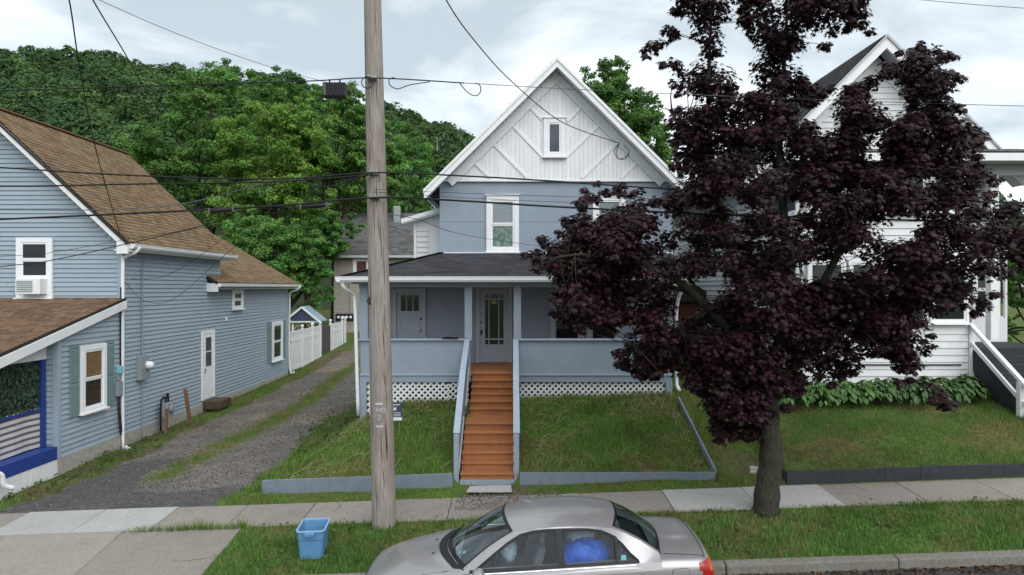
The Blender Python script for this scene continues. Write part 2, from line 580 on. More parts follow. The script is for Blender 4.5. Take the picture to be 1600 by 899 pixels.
def mesh_np(name, V, tri, mt, cols=None, smooth=False):
    me = bpy.data.meshes.new(name)
    V = np.ascontiguousarray(V, np.float32)
    k = tri.shape[1]
    me.vertices.add(len(V))
    me.vertices.foreach_set('co', V.ravel())
    me.loops.add(tri.size)
    me.loops.foreach_set('vertex_index', np.ascontiguousarray(tri, np.int32).ravel())
    me.polygons.add(len(tri))
    me.polygons.foreach_set('loop_start', np.arange(0, tri.size, k, dtype=np.int32))
    me.polygons.foreach_set('loop_total', np.full(len(tri), k, np.int32))
    if smooth:
        me.polygons.foreach_set('use_smooth', np.ones(len(tri), bool))
    me.materials.append(MATS[mt])
    if cols is not None:
        a = me.color_attributes.new('Col', 'FLOAT_COLOR', 'POINT')
        c4 = np.ones((len(V), 4), np.float32)
        c4[:, :3] = cols
        a.data.foreach_set('color', c4.ravel())
    me.update(calc_edges=True)
    me.validate()
    return me


def lin(*segs):
    r = []
    for a, b, st in segs:
        r += list(np.arange(a, b - 1e-6, st))
    r.append(segs[-1][1])
    return np.array(r)


gx = lin((-900, -60, 60), (-60, -14, 2.0), (-14, 14, 0.12), (14, 40, 2.0), (40, 900, 60))
gx = np.unique(np.round(np.concatenate([gx, [3.93, 3.97, 5.03, 5.12]]), 4))
gy = lin((-400, -30, 40), (-30, 9, 1.5), (9, 9.6, 0.3), (9.6, 24, 0.1), (24, 38, 0.3), (38, 90, 2), (90, 1200, 60))
gy = np.unique(np.round(np.concatenate([gy, [9.74, 9.80, 9.86, 11.52, 12.53, 12.56, 12.66, 12.72, 13.18, 13.26, 0.3, 0.55, 0.6]]), 4))
GX, GY = np.meshgrid(gx, gy)
GZ = gz(GX, GY)
g_, v_, a_, s_ = cover(GX, GY)
pv = vnoise(GX, GY, 0.8, 1)[..., None]
dry = np.clip(vnoise(GX, GY, 1.4, 21) * 1.8 - 0.75, 0, 1)[..., None]
gc = np.array([0.072, 0.112, 0.030]) * (0.8 + 0.5 * pv) * (1 - dry) + np.array([0.13, 0.11, 0.048]) * dry
cols = g_[..., None] * gc + v_[..., None] * (np.array([0.158, 0.143, 0.130]) * (0.72 + 0.5 * vnoise(GX, GY, 1.3, 51)[..., None]) + np.array([0.03, 0.012, -0.004]) * (vnoise(GX, GY, 0.7, 61)[..., None] > 0.58)) + a_[..., None] * np.array([0.086, 0.084, 0.082]) + s_[..., None] * np.array([0.11, 0.082, 0.052])
nx_, ny_ = len(gx), len(gy)
idx = np.arange(nx_ * ny_).reshape(ny_, nx_)
quads = np.stack([idx[:-1, :-1], idx[:-1, 1:], idx[1:, 1:], idx[1:, :-1]], -1).reshape(-1, 4)
me = mesh_np('ground', np.stack([GX, GY, GZ], -1).reshape(-1, 3), quads, 'ground', cols.reshape(-1, 3), smooth=True)
link('ground', me, (0, 0, 0), kind='structure', label='grassy ground with sloping lawns and a gravel driveway')

# road sheet
mb = MB()
xs_ = [-120, -30, -10, 0, 10, 30, 120]
mb.grid([[(x, 0.6, float(slope(x))) for x in xs_], [(x, 9.72, float(slope(x)) + 0.0) for x in xs_]])
mb.build('road', 'asphalt', kind='structure', label='dark asphalt street along the kerb')

# sidewalk slabs
side = MB()
side.grid([[(x, 11.53, float(slope(x)) + 0.262) for x in xs_], [(x, 12.52, float(slope(x)) + 0.312) for x in xs_]])
sidewalk = side.build('sidewalk', 'concrete_old', kind='structure', label='concrete sidewalk of separate slabs across the driveway and lawns')


def slab(x0, x1, y0, y1, za, zb, mt, parent, th=0.07, name='slab', skew=0.0):
    m_ = MB()
    g = 0.006
    j = [random.uniform(-0.004, 0.004) for _ in range(4)]
    c = [(x0 + g, y0, za + float(slope(x0)) + j[0]), (x1 - g, y0, za + float(slope(x1)) + j[1]), (x1 - g + skew, y1, zb + float(slope(x1)) + j[2]), (x0 + g + skew, y1, zb + float(slope(x0)) + j[3])]
    m_.hexa([(x, y, z - th) for x, y, z in c] + c)
    return m_.build(name, mt, parent, bevel=0.006)


bx = [-14.6, -13.2, -11.75, -10.3, -8.86, -7.45, -6.12, -4.85, -3.6, -2.35, -1.1, 0.1, 1.25, 2.75, 4.2, 5.62, 7.05, 8.5, 9.95, 11.4, 12.9]
for i in range(len(bx) - 1):
    xm = (bx[i] + bx[i + 1]) / 2
    new = (-9.0 < xm < -6.1) or (2.7 < xm < 5.7)
    slab(bx[i], bx[i + 1], 11.5, 12.56, 0.315 + (0.012 if new else 0), 0.362 + (0.012 if new else 0), 'concrete_new' if new else 'concrete_old', sidewalk)
for i, (a, b) in enumerate([(-12.3, -10.4), (-10.4, -8.5), (-8.5, -6.55), (-6.55, -4.55)]):
    slab(a, b, 9.70, 11.48, 0.04, 0.308, 'concrete_old', sidewalk)

# kerb
kerb = MB()
kerb.grid([[(x, 9.71, float(slope(x)) + 0.03) for x in (-4.3, 0, 10, 16)], [(x, 9.83, float(slope(x)) + 0.03) for x in (-4.3, 0, 10, 16)]])
kerbo = kerb.build('kerb', 'concrete_kerb', kind='structure', label='worn concrete kerb between street and grass strip')
for i, x in enumerate(np.arange(-4.3, 16, 2.45)):
    m_ = MB()
    x1 = x + 2.44
    ya = 9.685 + random.uniform(-0.012, 0.012)
    za, zb = float(slope(x)), float(slope(x1))
    m_.hexa([(x, ya, za - 0.12), (x1, ya, zb - 0.12), (x1, 9.85, zb - 0.12), (x, 9.85, za - 0.12), (x, ya + 0.02, za + 0.135), (x1, ya + 0.02, zb + 0.135), (x1, 9.85, zb + 0.16), (x, 9.85, za + 0.16)])
    m_.build('kerb_stone', 'concrete_kerb', kerbo, bevel=0.02)

# hill behind
hx = np.linspace(-420, 420, 85)
RX = [-420, -195, -114, -75, -39, -16, 20, 60, 110, 170, 420]
RZ = [84, 84, 78, 71, 58, 52, 40, 22, 6, -4, -8]


def hz(x, y):
    r = np.interp(x, RX, RZ) + 1.6 * np.sin(x * 0.11) + 1.2 * np.sin(x * 0.29 + 1)
    t = np.clip((y - 72) / (262 - 72), 0, 1)
    return np.where(t < 1, r * (t ** 0.9), r - (y - 262) * 0.25) - 1.0 + 2.0 * np.sin(x * 0.05 + y * 0.04) * (t > 0.05) * (t < 0.9)


hy = np.linspace(72, 420, 60)
HX, HY = np.meshgrid(hx, hy)
HZ = hz(HX, HY)
idx = np.arange(HX.size).reshape(HX.shape)
quads = np.stack([idx[:-1, :-1], idx[:-1, 1:], idx[1:, 1:], idx[1:, :-1]], -1).reshape(-1, 4)
link('hill', mesh_np('hill', np.stack([HX, HY, HZ], -1).reshape(-1, 3), quads, 'hill_soil', smooth=True), (0, 0, 0), kind='structure', label='wooded hillside behind the houses')

# ------------------------------------------------------------------ leaves
QUAD = (np.array([[0, -0.5, 0], [0.42, 0, 0.06], [0, 0.55, -0.04], [-0.42, 0, 0.06]]), np.array([[0, 1, 2], [0, 2, 3]]))
mp_ang = np.radians([0, 26, 50, 78, 104, 140, 180, 220, 256, 282, 310, 334])
mp_rad = np.array([1.0, 0.50, 0.92, 0.48, 0.80, 0.40, 0.30, 0.40, 0.80, 0.48, 0.92, 0.50]) * 0.56
MAPLE = (np.vstack([[0, 0, 0.05], np.stack([np.sin(mp_ang) * mp_rad, np.cos(mp_ang) * mp_rad, -0.28 * mp_rad ** 2 * (mp_rad > 0.35)], -1)]),
         np.array([[0, i + 1, (i + 1) % 12 + 1] for i in range(12)]))
BROAD = (np.array([[0, -0.5, 0], [0.26, -0.15, 0.05], [0.22, 0.2, 0.03], [0, 0.55, -0.12], [-0.22, 0.2, 0.03], [-0.26, -0.15, 0.05]]),
         np.array([[0, 1, 2], [0, 2, 3], [0, 3, 4], [0, 4, 5]]))


def unit(v):
    return v / np.maximum(1e-6, np.linalg.norm(v, axis=-1, keepdims=True))


def leaf_mesh(name, C, Nn, S, shape, cols, mt, down=None):
    """C centres, Nn normals, S sizes; leaf tip points along `down` (projected)"""
    n = len(C)
    Nn = unit(Nn)
    t = rng.normal(size=(n, 3)) if down is None else down + rng.normal(size=(n, 3)) * 0.45
    t = unit(t - Nn * (t * Nn).sum(-1, keepdims=True))
    b = np.cross(t, Nn)
    sv, st = shape
    k = len(sv)
    V = C[:, None, :] + S[:, None, None] * (sv[None, :, 0:1] * b[:, None, :] + sv[None, :, 1:2] * t[:, None, :] + sv[None, :, 2:3] * Nn[:, None, :])
    T = (np.arange(n)[:, None, None] * k + st[None]).reshape(-1, 3)
    cc = np.repeat(cols, k, 0)
    return mesh_np(name, V.reshape(-1, 3), T, mt, cc)


def ball(n):
    v = unit(rng.normal(size=(n, 3)))
    return v


def clump_leaves(centres, radii, per, flat=0.75, shell=0.55):
    """leaf positions and outward normals over many small clumps"""
    Cs, Ns, K = [], [], []
    for i, (c, r) in enumerate(zip(centres, radii)):
        n = int(per[i]) if hasattr(per, '__len__') else int(per)
        d = ball(n)
        rr = (shell + (1 - shell) * rng.random(n) ** 0.7) * r
        p = d * rr[:, None]
        p[:, 2] *= flat
        Cs.append(np.asarray(c)[None] + p)
        Ns.append(d * np.array([0.8, 0.8, 0.7]) + np.array([0, 0, 0.55]) + rng.normal(size=(n, 3)) * 0.35)
        K.append(np.full(n, i))
    return np.concatenate(Cs), np.concatenate(Ns), np.concatenate(K)


def limb(mb_, a, b, r0, r1, bend=0.12, n=6, seg=7):
    a, b = Vector(a), Vector(b)
    d = b - a
    k = Vector((random.uniform(-1, 1), random.uniform(-1, 1), random.uniform(-0.2, 0.8))) * d.length * bend
    pts = [a + d * t + k * math.sin(math.pi * t) for t in np.linspace(0, 1, n)]
    mb_.tube(pts, list(np.linspace(r0, r1, n)), seg)
    return pts


def green_tree(name, base, ells, leaf, count, tint, label, group, clumps=60, trunk_r=0.22, cat='tree', nlimb=5, shape=QUAD):
    """ells: crown lobes (centre, radii); foliage from clumps spread through the lobes"""
    root = empty(name, base, label, cat, group)
    cs, rs = [], []
    vol = [e_[1][0] * e_[1][1] * e_[1][2] for e_ in ells]
    for (c, rad), v in zip(ells, vol):
        k = max(5, int(1.7 * clumps * v / sum(vol)))
        d = ball(k) * (0.45 + 0.55 * rng.random((k, 1)) ** 0.5)
        cs.append(np.array(c)[None] + d * np.array(rad)[None])
        rs.append(rng.uniform(0.11, 0.30, k) * min(rad))
    cs = np.concatenate(cs)
    rs = np.concatenate(rs)
    per = (count * rs ** 2 / (rs ** 2).sum()).astype(int) + 4
    C, Nn, K = clump_leaves(cs, rs, per, flat=0.6, shell=0.25)
    bright = rng.uniform(0.85, 1.4, len(cs))[K] * rng.uniform(0.8, 1.3, len(C))
    hue = rng.uniform(-0.16, 0.10, len(cs))[K]
    t = np.array(tint)
    col = t[None] * bright[:, None]
    col[:, 0] *= 1 + hue
    S = leaf * rng.uniform(0.6, 1.3, len(C))
    b = np.array(base)
    me = leaf_mesh('crown', C - b, Nn, S, shape, col, 'leaf_green', down=np.array([0, 0, -0.6]))
    link('crown', me, base, root, kind='stuff')
    m_ = MB()
    top = ells[0][0]
    fork = Vector(base).lerp(Vector(top), 0.45)
    limb(m_, Vector(base) - Vector((0, 0, 0.2)), fork, trunk_r, trunk_r * 0.7, 0.04, 7, 9)
    for q in range(nlimb):
        c = cs[int(rng.integers(len(cs)))]
        limb(m_, fork - Vector((0, 0, random.uniform(0, 0.8))), c, trunk_r * 0.45, 0.025, 0.1)
    for q in range(nlimb):
        c = ells[q % len(ells)][0]
        limb(m_, fork, c, trunk_r * 0.5, 0.04, 0.1)
    m_.build('trunk', 'bark_grey', root, smooth=True)
    return root


# far forest on the hill: one mass
n = 2600
fx = rng.uniform(-260, 190, n)
fy = 80 + (265 - 80) * rng.random(n) ** 0.8
keep = (np.abs(fx) < fy * 0.80 + 8)
fx, fy = fx[keep], fy[keep]
fzz = hz(fx, fy)
keep = fzz > -1
fx, fy, fzz = fx[keep], fy[keep], fzz[keep]
hgt = rng.uniform(9, 14, len(fx))
rad = rng.uniform(2.4, 5.2, len(fx))
Cs, Ns, cl, Sz = [], [], [], []
for i in range(len(fx)):
    k = 330
    d = ball(k)
    d[:, 2] = np.abs(d[:, 2]) * 1.15 - 0.35
    d[:, 1] = np.where(rng.random(k) < 0.7, -np.abs(d[:, 1]), d[:, 1])
    lump = 1 + 0.26 * np.sin(d[:, 0] * 5 + i) * np.sin(d[:, 2] * 6 + 2 * i) + rng.normal(size=k) * 0.09
    p = d * (rad[i] * lump)[:, None]
    Cs.append(p + np.array([fx[i], fy[i], fzz[i] + hgt[i] - rad[i] * 0.9]))
    Ns.append(d + np.array([0, -0.2, 0.5]) + rng.normal(size=(k, 3)) * 0.4)
    base = np.array([[0.050, 0.096, 0.030], [0.042, 0.086, 0.032], [0.066, 0.116, 0.036], [0.038, 0.074, 0.030]][i % 4]) * rng.uniform(0.75, 1.25)
    cl.append(base[None] * rng.uniform(0.75, 1.3, (k, 1)))
    Sz.append(rng.uniform(0.5, 1.05, k) * (0.75 + 0.25 * fy[i] / 150))
me = leaf_mesh('forest', np.concatenate(Cs), np.concatenate(Ns), np.concatenate(Sz), QUAD, np.concatenate(cl), 'leaf_far')
link('forest', me, (0, 0, 0), kind='stuff', label='dense green woodland covering the far hillside', cat='woodland')
# bare grey trunks that show in the far wood
m_ = MB()
for i in range(30):
    px = random.uniform(640, 735)
    d = random.uniform(150, 190)
    x = (px - 800) / F * d
    zb = float(hz(x, d)) + 2
    m_.tube([(x, d, zb), (x + random.uniform(-0.5, 0.5), d, zb + 5), (x + random.uniform(-1, 1), d, zb + random.uniform(9, 12.5))], [0.22, 0.17, 0.05], 5)
m_.build('forest_trunks', 'beige_siding', kind='stuff', label='pale bare trunks standing among the hillside woodland', cat='woodland')


def pt(px, py, d):
    return tuple(P(px, py, d))


# middle-distance trees: (px, py, r_px) lobes at a distance d
def px_tree(d, lobes, base_px, leaf, count, tint, label, group, depth=0.8, **kw):
    ells = []
    for (px, py, rx, rz) in lobes:
        c = P(px, py, d)
        c.y += random.uniform(-0.8, 0.8)
        ells.append((tuple(c), (rx / F * d, min(rx, rz) / F * d * depth + 0.5, rz / F * d)))
    bx_ = (base_px - 800) / F * d
    base = (bx_, d, z0(bx_, d) if d < 70 else float(hz(bx_, d)))
    return green_tree('tree', base, ells, leaf, count, tint, label, group, **kw)


G1 = 'green trees crowding behind the tan roof'
px_tree(52, [(335, 175, 75, 62), (300, 235, 85, 60), (385, 150, 50, 45), (350, 270, 90, 60)], 330, 0.20, 41006, (0.109, 0.211, 0.051), 'tall feathery green tree rising above the tan roof ridge', G1, clumps=154)
px_tree(46, [(425, 235, 95, 70), (395, 300, 90, 60), (470, 200, 60, 50), (440, 330, 100, 60)], 430, 0.18, 46473, (0.142, 0.246, 0.047), 'yellowish green leafy tree left of the utility pole', G1, clumps=182)
px_tree(50, [(525, 220, 70, 65), (560, 180, 45, 45), (500, 160, 34, 36), (580, 270, 55, 60)], 520, 0.19, 35538, (0.105, 0.211, 0.047), 'green tree behind the top of the utility pole', G1, clumps=140)
px_tree(57, [(545, 305, 62, 45), (500, 300, 70, 50), (605, 300, 40, 38)], 530, 0.15, 27337, (0.087, 0.185, 0.043), 'shaded green tree over the beige back house roof', G1, clumps=125)
px_tree(38, [(440, 405, 62, 55), (482, 440, 40, 46), (400, 370, 60, 40), (500, 400, 30, 28)], 462, 0.14, 32805, (0.098, 0.208, 0.047), 'low spreading tree beside the white vinyl fence', G1, clumps=154)
px_tree(60, [(240, 300, 80, 50), (200, 270, 60, 45), (290, 330, 70, 50)], 235, 0.21, 30071, (0.091, 0.181, 0.047), 'darker green tree directly behind the tan roof', G1, clumps=125)
px_tree(66, [(640, 270, 48, 60), (670, 320, 40, 50), (620, 230, 40, 40), (650, 380, 60, 50)], 640, 0.22, 24603, (0.113, 0.226, 0.055), 'green tree between the utility pole and the white gable', G1, clumps=112)
px_tree(72, [(420, 150, 70, 45), (350, 130, 36, 34), (460, 170, 60, 50)], 420, 0.23, 21870, (0.094, 0.189, 0.047), 'distant green treetop poking above the hill line', G1, clumps=98)
px_tree(62, [(140, 330, 75, 45), (100, 250, 60, 35), (190, 250, 55, 40)], 140, 0.22, 21870, (0.098, 0.196, 0.051), 'leafy tree half hidden behind the tan roof', G1, clumps=98)
px_tree(44, [(480, 385, 48, 38), (525, 352, 42, 28), (510, 372, 40, 30)], 478, 0.14, 21870, (0.075, 0.166, 0.039), 'dark drooping tree in front of the beige back house', G1, clumps=112)
G2 = 'green trees behind the white gable'
px_tree(36, [(945, 135, 42, 46), (978, 175, 54, 46), (1000, 222, 46, 46), (925, 190, 44, 60), (1016, 160, 24, 20), (985, 250, 60, 40), (960, 115, 26, 24)], 960, 0.13, 46473, (0.100, 0.195, 0.048), 'green ash tree rising behind the right slope of the white gable', G2, clumps=364)
px_tree(44, [(1040, 245, 26, 22), (1085, 235, 24, 18), (1070, 215, 14, 14), (1110, 260, 30, 25)], 1060, 0.12, 13668, (0.123, 0.217, 0.045), 'pale green sapling beside the bare tree behind the house', G2, clumps=56)
px_tree(19.5, [(1590, 440, 34, 42), (1600, 400, 30, 26), (1600, 520, 22, 30)], 1625, 0.10, 7290, (0.109, 0.217, 0.045), 'bright green shrub at the right edge beside the dark steps', 'shrubs beside the right house', clumps=56, cat='shrub', trunk_r=0.06)

# bare tree
d = 40
m_ = MB()
bt = empty('bare_tree', (tuple(P(1066, 500, d))[0], d, z0(P(1066, 500, d).x, d)), 'leafless dark tree standing behind the white gable', 'tree')
trunk = [P(1066, 490, d), P(1064, 300, d), P(1056, 240, d), P(1062, 200, d)]
m_.tube(spline(trunk, 5), list(np.linspace(0.17, 0.09, 16)), 8)
m_.build('trunk', 'bark_grey', bt, smooth=True)
for a, b, c in [((1062, 200), (1045, 172), (1030, 172)), ((1062, 200), (1075, 175), (1072, 130)), ((1058, 235), (1078, 180), (1095, 150)), ((1064, 190), (1080, 165), (1088, 130)), ((1050, 174), (1048, 150), (1052, 128)), ((1070, 185), (1092, 178), (1105, 170))]:
    q = MB()
    q.tube(spline([P(*a, d), P(*b, d), P(*c, d)], 5), list(np.linspace(0.06, 0.012, 11)), 6)
    q.build('branch', 'bark_grey', bt, smooth=True)

# ------------------------------------------------------------------ building helpers
BM = {}


def siding(parent, fr, a0, a1, b0, b1, ex, mt, clip=None, name='siding_board', proud=0.030):
    k = 0
    b = b0
    while b < b1 - 0.02:
        h = min(ex, b1 - b)
        lo, hi = (a0, a1) if clip is None else clip(b + h * 0.6)
        if hi - lo > 0.05:
            key = (round(hi - lo, 3), round(h, 3), tuple(round(x, 3) for x in fr.u), mt, proud)
            if key not in BM:
                f0 = Fr((0, 0, 0), fr.u)
                ln = hi - lo
                q = MB()
                q.hexa([f0.p(0, 0, proud), f0.p(ln, 0, proud), f0.p(ln, 0, -0.01), f0.p(0, 0, -0.01), f0.p(0, h + 0.002, 0.000), f0.p(ln, h + 0.002, 0.000), f0.p(ln, h + 0.012, -0.01), f0.p(0, h + 0.012, -0.01)])
                me = bpy.data.meshes.new(name)
                me.from_pydata([tuple(p) for p in q.v], [], q.f)
                me.materials.append(MATS[mt])
                BM[key] = me
            link(name, BM[key], fr.p(lo, b), parent)
        b += ex
        k += 1


def window(parent, fr, a0, a1, b0, b1, cas=0.10, panes=2, pane_mats=('pane_mid', 'pane_dark'), c0=0.0, trim='white_paint', sash='white_paint', sill=True, name='window', hood=True):
    """casing a0..a1,b0..b1 outside; the panes are set back behind the casing"""
    m_ = MB()
    p = c0 + 0.065
    m_.fbox(fr, a0, a0 + cas, b0, b1, c0 - 0.01, p)
    m_.fbox(fr, a1 - cas, a1, b0, b1, c0 - 0.01, p)
    m_.fbox(fr, a0 + cas, a1 - cas, b1 - cas, b1, c0 - 0.01, p - 0.002)
    m_.fbox(fr, a0 + cas, a1 - cas, b0, b0 + cas * 0.7, c0 - 0.01, p - 0.002)
    wo = m_.build(name, trim, parent, bevel=0.004)
    if sill:
        q = MB()
        q.fbox(fr, a0 - 0.04, a1 + 0.04, b0 - 0.045, b0 + 0.0, c0, p + 0.05)
        q.build('sill', trim, wo, bevel=0.004)
    if hood:
        q = MB()
        q.fbox(fr, a0 - 0.03, a1 + 0.03, b1 + 0.001, b1 + 0.035, c0, p + 0.03)
        q.build('hood', trim, wo, bevel=0.004)
    ia0, ia1, ib0, ib1 = a0 + cas, a1 - cas, b0 + cas * 0.7, b1 - cas
    st = 0.045
    for k in range(panes):
        y0 = ib0 + (ib1 - ib0) * k / panes
        y1 = ib0 + (ib1 - ib0) * (k + 1) / panes
        cc = c0 + (0.03 if k == panes - 1 else 0.018)
        q = MB()
        q.fbox(fr, ia0, ia0 + st, y0, y1, c0, cc + 0.02)
        q.fbox(fr, ia1 - st, ia1, y0, y1, c0, cc + 0.02)
        q.fbox(fr, ia0 + st, ia1 - st, y0, y0 + st, c0, cc + 0.02)
        q.fbox(fr, ia0 + st, ia1 - st, y1 - st, y1, c0, cc + 0.02)
        q.build('sash', sash, wo)
        q = MB()
        q.fbox(fr, ia0 + st, ia1 - st, y0 + st, y1 - st, c0, cc)
        q.build('pane', pane_mats[0] if k == panes - 1 else pane_mats[1], wo)
    return wo


def roof_plane(parent, o, u, v, length, run, mt, tint, ex=0.14, tw=0.30, th=0.10, clip=None, name='roof', var=0.25):
    """o: eave corner; u along the eave, v up the slope; slab plus raised shingle tabs"""
    u, v = Vector(u).normalized(), Vector(v).normalized()
    o = Vector(o)
    nn = u.cross(v).normalized()
    if nn.z < 0:
        nn = -nn
    m_ = MB()
    if clip is None:
        poly = [o, o + u * length, o + u * length + v * run, o + v * run]
    else:
        a0, a1 = clip(0)
        b0, b1 = clip(run)
        poly = [o + u * a0, o + u * a1, o + u * b1 + v * run, o + u * b0 + v * run]
    m_.prism([p - nn * th for p in poly], nn * th)
    ro = m_.build(name, 'roof_deck', parent)
    V, Q, Cc = [], [], []
    j = 0
    vv = 0.0
    while vv < run - 0.01:
        e1 = min(ex, run - vv)
        lo, hi = (0, length) if clip is None else clip(vv + e1 * 0.5)
        a = lo - tw * random.random()
        while a < hi:
            wv = tw * random.uniform(0.55, 1.25)
            x0, x1 = max(a, lo) + 0.004, min(a + wv, hi) - 0.004
            a += wv
            if x1 - x0 < 0.02:
                continue
            t0 = 0.012 + random.uniform(0, 0.010)
            k = len(V)
            dv = random.uniform(-0.012, 0.006)
            p0, p1 = o + u * x0 + v * (vv + dv), o + u * x1 + v * (vv + dv)
            p2, p3 = o + u * x1 + v * (vv + e1 + 0.01), o + u * x0 + v * (vv + e1 + 0.01)
            V += [p0 + nn * 0.001, p1 + nn * 0.001, p0 + nn * t0, p1 + nn * t0, p2 + nn * 0.004, p3 + nn * 0.004]
            Q += [(k, k + 1, k + 3, k + 2), (k + 2, k + 3, k + 4, k + 5)]
            br = 1 + random.uniform(-var, var)
            h = random.uniform(-0.06, 0.06)
            Cc += [(tint[0] * br * (1 + h), tint[1] * br, tint[2] * br * (1 - h))] * 6
        vv += ex
        j += 1
    V = np.array([tuple(p - o) for p in V])
    me = mesh_np('shingles', V, np.array(Q), mt, np.array(Cc))
    link('shingles', me, o, ro, kind='stuff')
    return ro


def board(parent, p, q, wd, ht, mt, name, up=(0, 0, 1), bevel=0.004):
    return MB().beam(p, q, wd, ht, up).build(name, mt, parent, bevel=bevel)

# ------------------------------------------------------------------ the blue house
HOUSE = empty('house', (1.2, 18.7, 1.4), 'blue grey house with white gable, front porch and orange steps', 'house')
FW = Fr((0, 18.7, 0))
RX0, RZ0 = 1.2, 10.34           # ridge
EX = 3.54
hb = MB()
hb.box(-1.98, 4.4, 18.7, 28.5, 1.0, 7.15)
hb.build('wall', 'house_blue', HOUSE)
q = MB()
q.prism([(-1.98, 18.66, 7.15), (4.4, 18.66, 7.15), (RX0, 18.66, 10.2)], (0, 9.8, 0))
q.build('gable_wall', 'white_paint', HOUSE)
q = MB()
q.box(-3.4, -1.985, 18.7, 26, 1.0, 4.75)
q.build('side_room_wall', 'house_blue_lower', HOUSE)
# vertical gable boards
x = -1.98
while x < 4.39:
    wd = random.uniform(0.105, 0.125)
    x1 = min(x + wd, 4.4)
    zt0 = 10.2 - abs(x - RX0) * 0.995
    zt1 = 10.2 - abs(x1 - RX0) * 0.995
    c = random.uniform(-0.004, 0.004)
    if min(zt0, zt1) > 7.25:
        q = MB()
        q.prism([(x + 0.004, 18.665, 7.14), (x1 - 0.004, 18.665, 7.14), (x1 - 0.004, 18.665, zt1), (x + 0.004, 18.665, zt0)], (0, -0.022 + c, 0))
        q.build('gable_board', 'white_board', HOUSE)
    x = x1
q = MB()
q.box(-2.0, 4.42, 18.615, 18.66, 7.08, 7.138)
q.build('belt_trim', 'white_paint', HOUSE, bevel=0.004)
q = MB()
q.box(-1.95, 4.4, 18.665, 18.70, 5.09, 5.15)
q.build('flashing', 'white_paint', HOUSE)
# pale horizontal joint on the panel wall
for zz in (5.98, 6.02):
    pass
q = MB()
q.box(-1.97, 4.39, 18.692, 18.70, 6.0, 6.012)
q.build('panel_joint', 'house_blue_light', HOUSE)


def diag(a, b, wd=0.075):
    pa, pb = P(*a, 18.63), P(*b, 18.63)
    board(HOUSE, pa, pb, wd, 0.03, 'white_paint', 'gable_trim', up=(0, -1, 0))


for a, b in [((825, 164), (850, 190)), ((797, 192), (848, 245)), ((768, 222), (825, 279)), ((739, 252), (767, 279)),
             ((912, 164), (886, 190)), ((939, 193), (885, 245)), ((964, 224), (909, 279)), ((997, 252), (970, 279))]:
    diag(a, b)
s2 = math.sqrt(0.5)
# inner frieze boards following the rake
for sgn in (-1, 1):
    p0 = Vector((RX0 - sgn * 0.06, 18.61 + 0.003 * sgn, 9.97))
    p1 = Vector((RX0 + sgn * 2.9, 18.61 + 0.003 * sgn, 7.03))
    board(HOUSE, p0, p1, 0.22, 0.035, 'white_board', 'frieze_board', up=(0, -1, 0))
    # roof plane with overhang
    ex_ = RX0 + sgn * EX
    y0_, y1_ = 18.2, 28.8
    roof_plane(HOUSE, (ex_, y0_ if sgn > 0 else y0_, RZ0 - EX), (0, 1, 0), (-sgn, 0, 1), y1_ - y0_, EX / s2 * 1.0, 'shingle_dark', (0.060, 0.060, 0.066), th=0.05)
    # rake boards: a broad fascia and a drip edge
    nn = Vector((sgn * s2, 0, s2))
    a = Vector((RX0, 18.16, RZ0)) - nn * 0.10
    b = Vector((ex_, 18.16, RZ0 - EX)) - nn * 0.10
    a = a + Vector((0, 0, -0.0))
    q = MB()
    top0, top1 = Vector((RX0, 0, RZ0 - 0.06)), Vector((ex_, 0, RZ0 - EX - 0.06))
    q.prism([(top0.x, 18.13, top0.z), (top1.x, 18.13, top1.z), (top1.x, 18.13, top1.z - 0.22), (top0.x, 18.13, top0.z - 0.23)], (0, 0.065, 0))
    q.build('rake_board', 'white_paint', HOUSE, bevel=0.006)
    q = MB()
    q.prism([(top0.x, 18.10, top0.z + 0.045), (top1.x + sgn * 0.02, 18.10, top1.z + 0.045), (top1.x + sgn * 0.02, 18.10, top1.z - 0.045), (top0.x, 18.10, top0.z - 0.05)], (0, 0.028, 0))
    q.build('drip_edge', 'white_paint', HOUSE)
    # soffit between rake board and wall
    q = MB()
    q.prism([(top0.x, 18.2, top0.z - 0.10), (top1.x, 18.2, top1.z - 0.10), (top1.x, 18.2, top1.z - 0.14), (top0.x, 18.2, top0.z - 0.14)], (0, 0.46, 0))
    q.build('soffit', 'white_paint', HOUSE)
    # eave fascia and gutter
    q = MB()
    q.box(min(ex_, ex_ - sgn * 0.03), max(ex_, ex_ - sgn * 0.03), 18.2, 28.8, RZ0 - EX - 0.2, RZ0 - EX - 0.055)
    q.build('fascia', 'white_paint', HOUSE)
q = MB()
q.prism([(-2.33, 18.13, 6.70), (-1.98, 18.13, 6.98), (-1.98, 18.13, 6.80), (-2.33, 18.13, 6.52)], (0, 0.04, 0))
# windows of the upper floor and the attic
window(HOUSE, FW, -0.70, 0.19, 5.17, 6.70, cas=0.13, pane_mats=('pane_blind', 'stained'))
window(HOUSE, FW, 2.21, 3.10, 5.17, 6.70, cas=0.13, pane_mats=('pane_blind', 'pane_dark'))
FG = Fr((0, 18.64, 0))
window(HOUSE, FG, 0.86, 1.45, 7.76, 8.80, cas=0.12, panes=1, pane_mats=('pane_mid', 'pane_mid'))

# clapboard porch wall, boards too narrow to pick apart
q = MB()
z = 1.95
while z < 4.68:
    q.hexa([(-3.4, 18.682, z), (4.4, 18.682, z), (4.4, 18.70, z), (-3.4, 18.70, z), (-3.4, 18.693, z + 0.088), (4.4, 18.693, z + 0.088), (4.4, 18.70, z + 0.088), (-3.4, 18.70, z + 0.088)])
    z += 0.088
q.build('clapboards', 'house_blue_lower', HOUSE, kind='stuff')
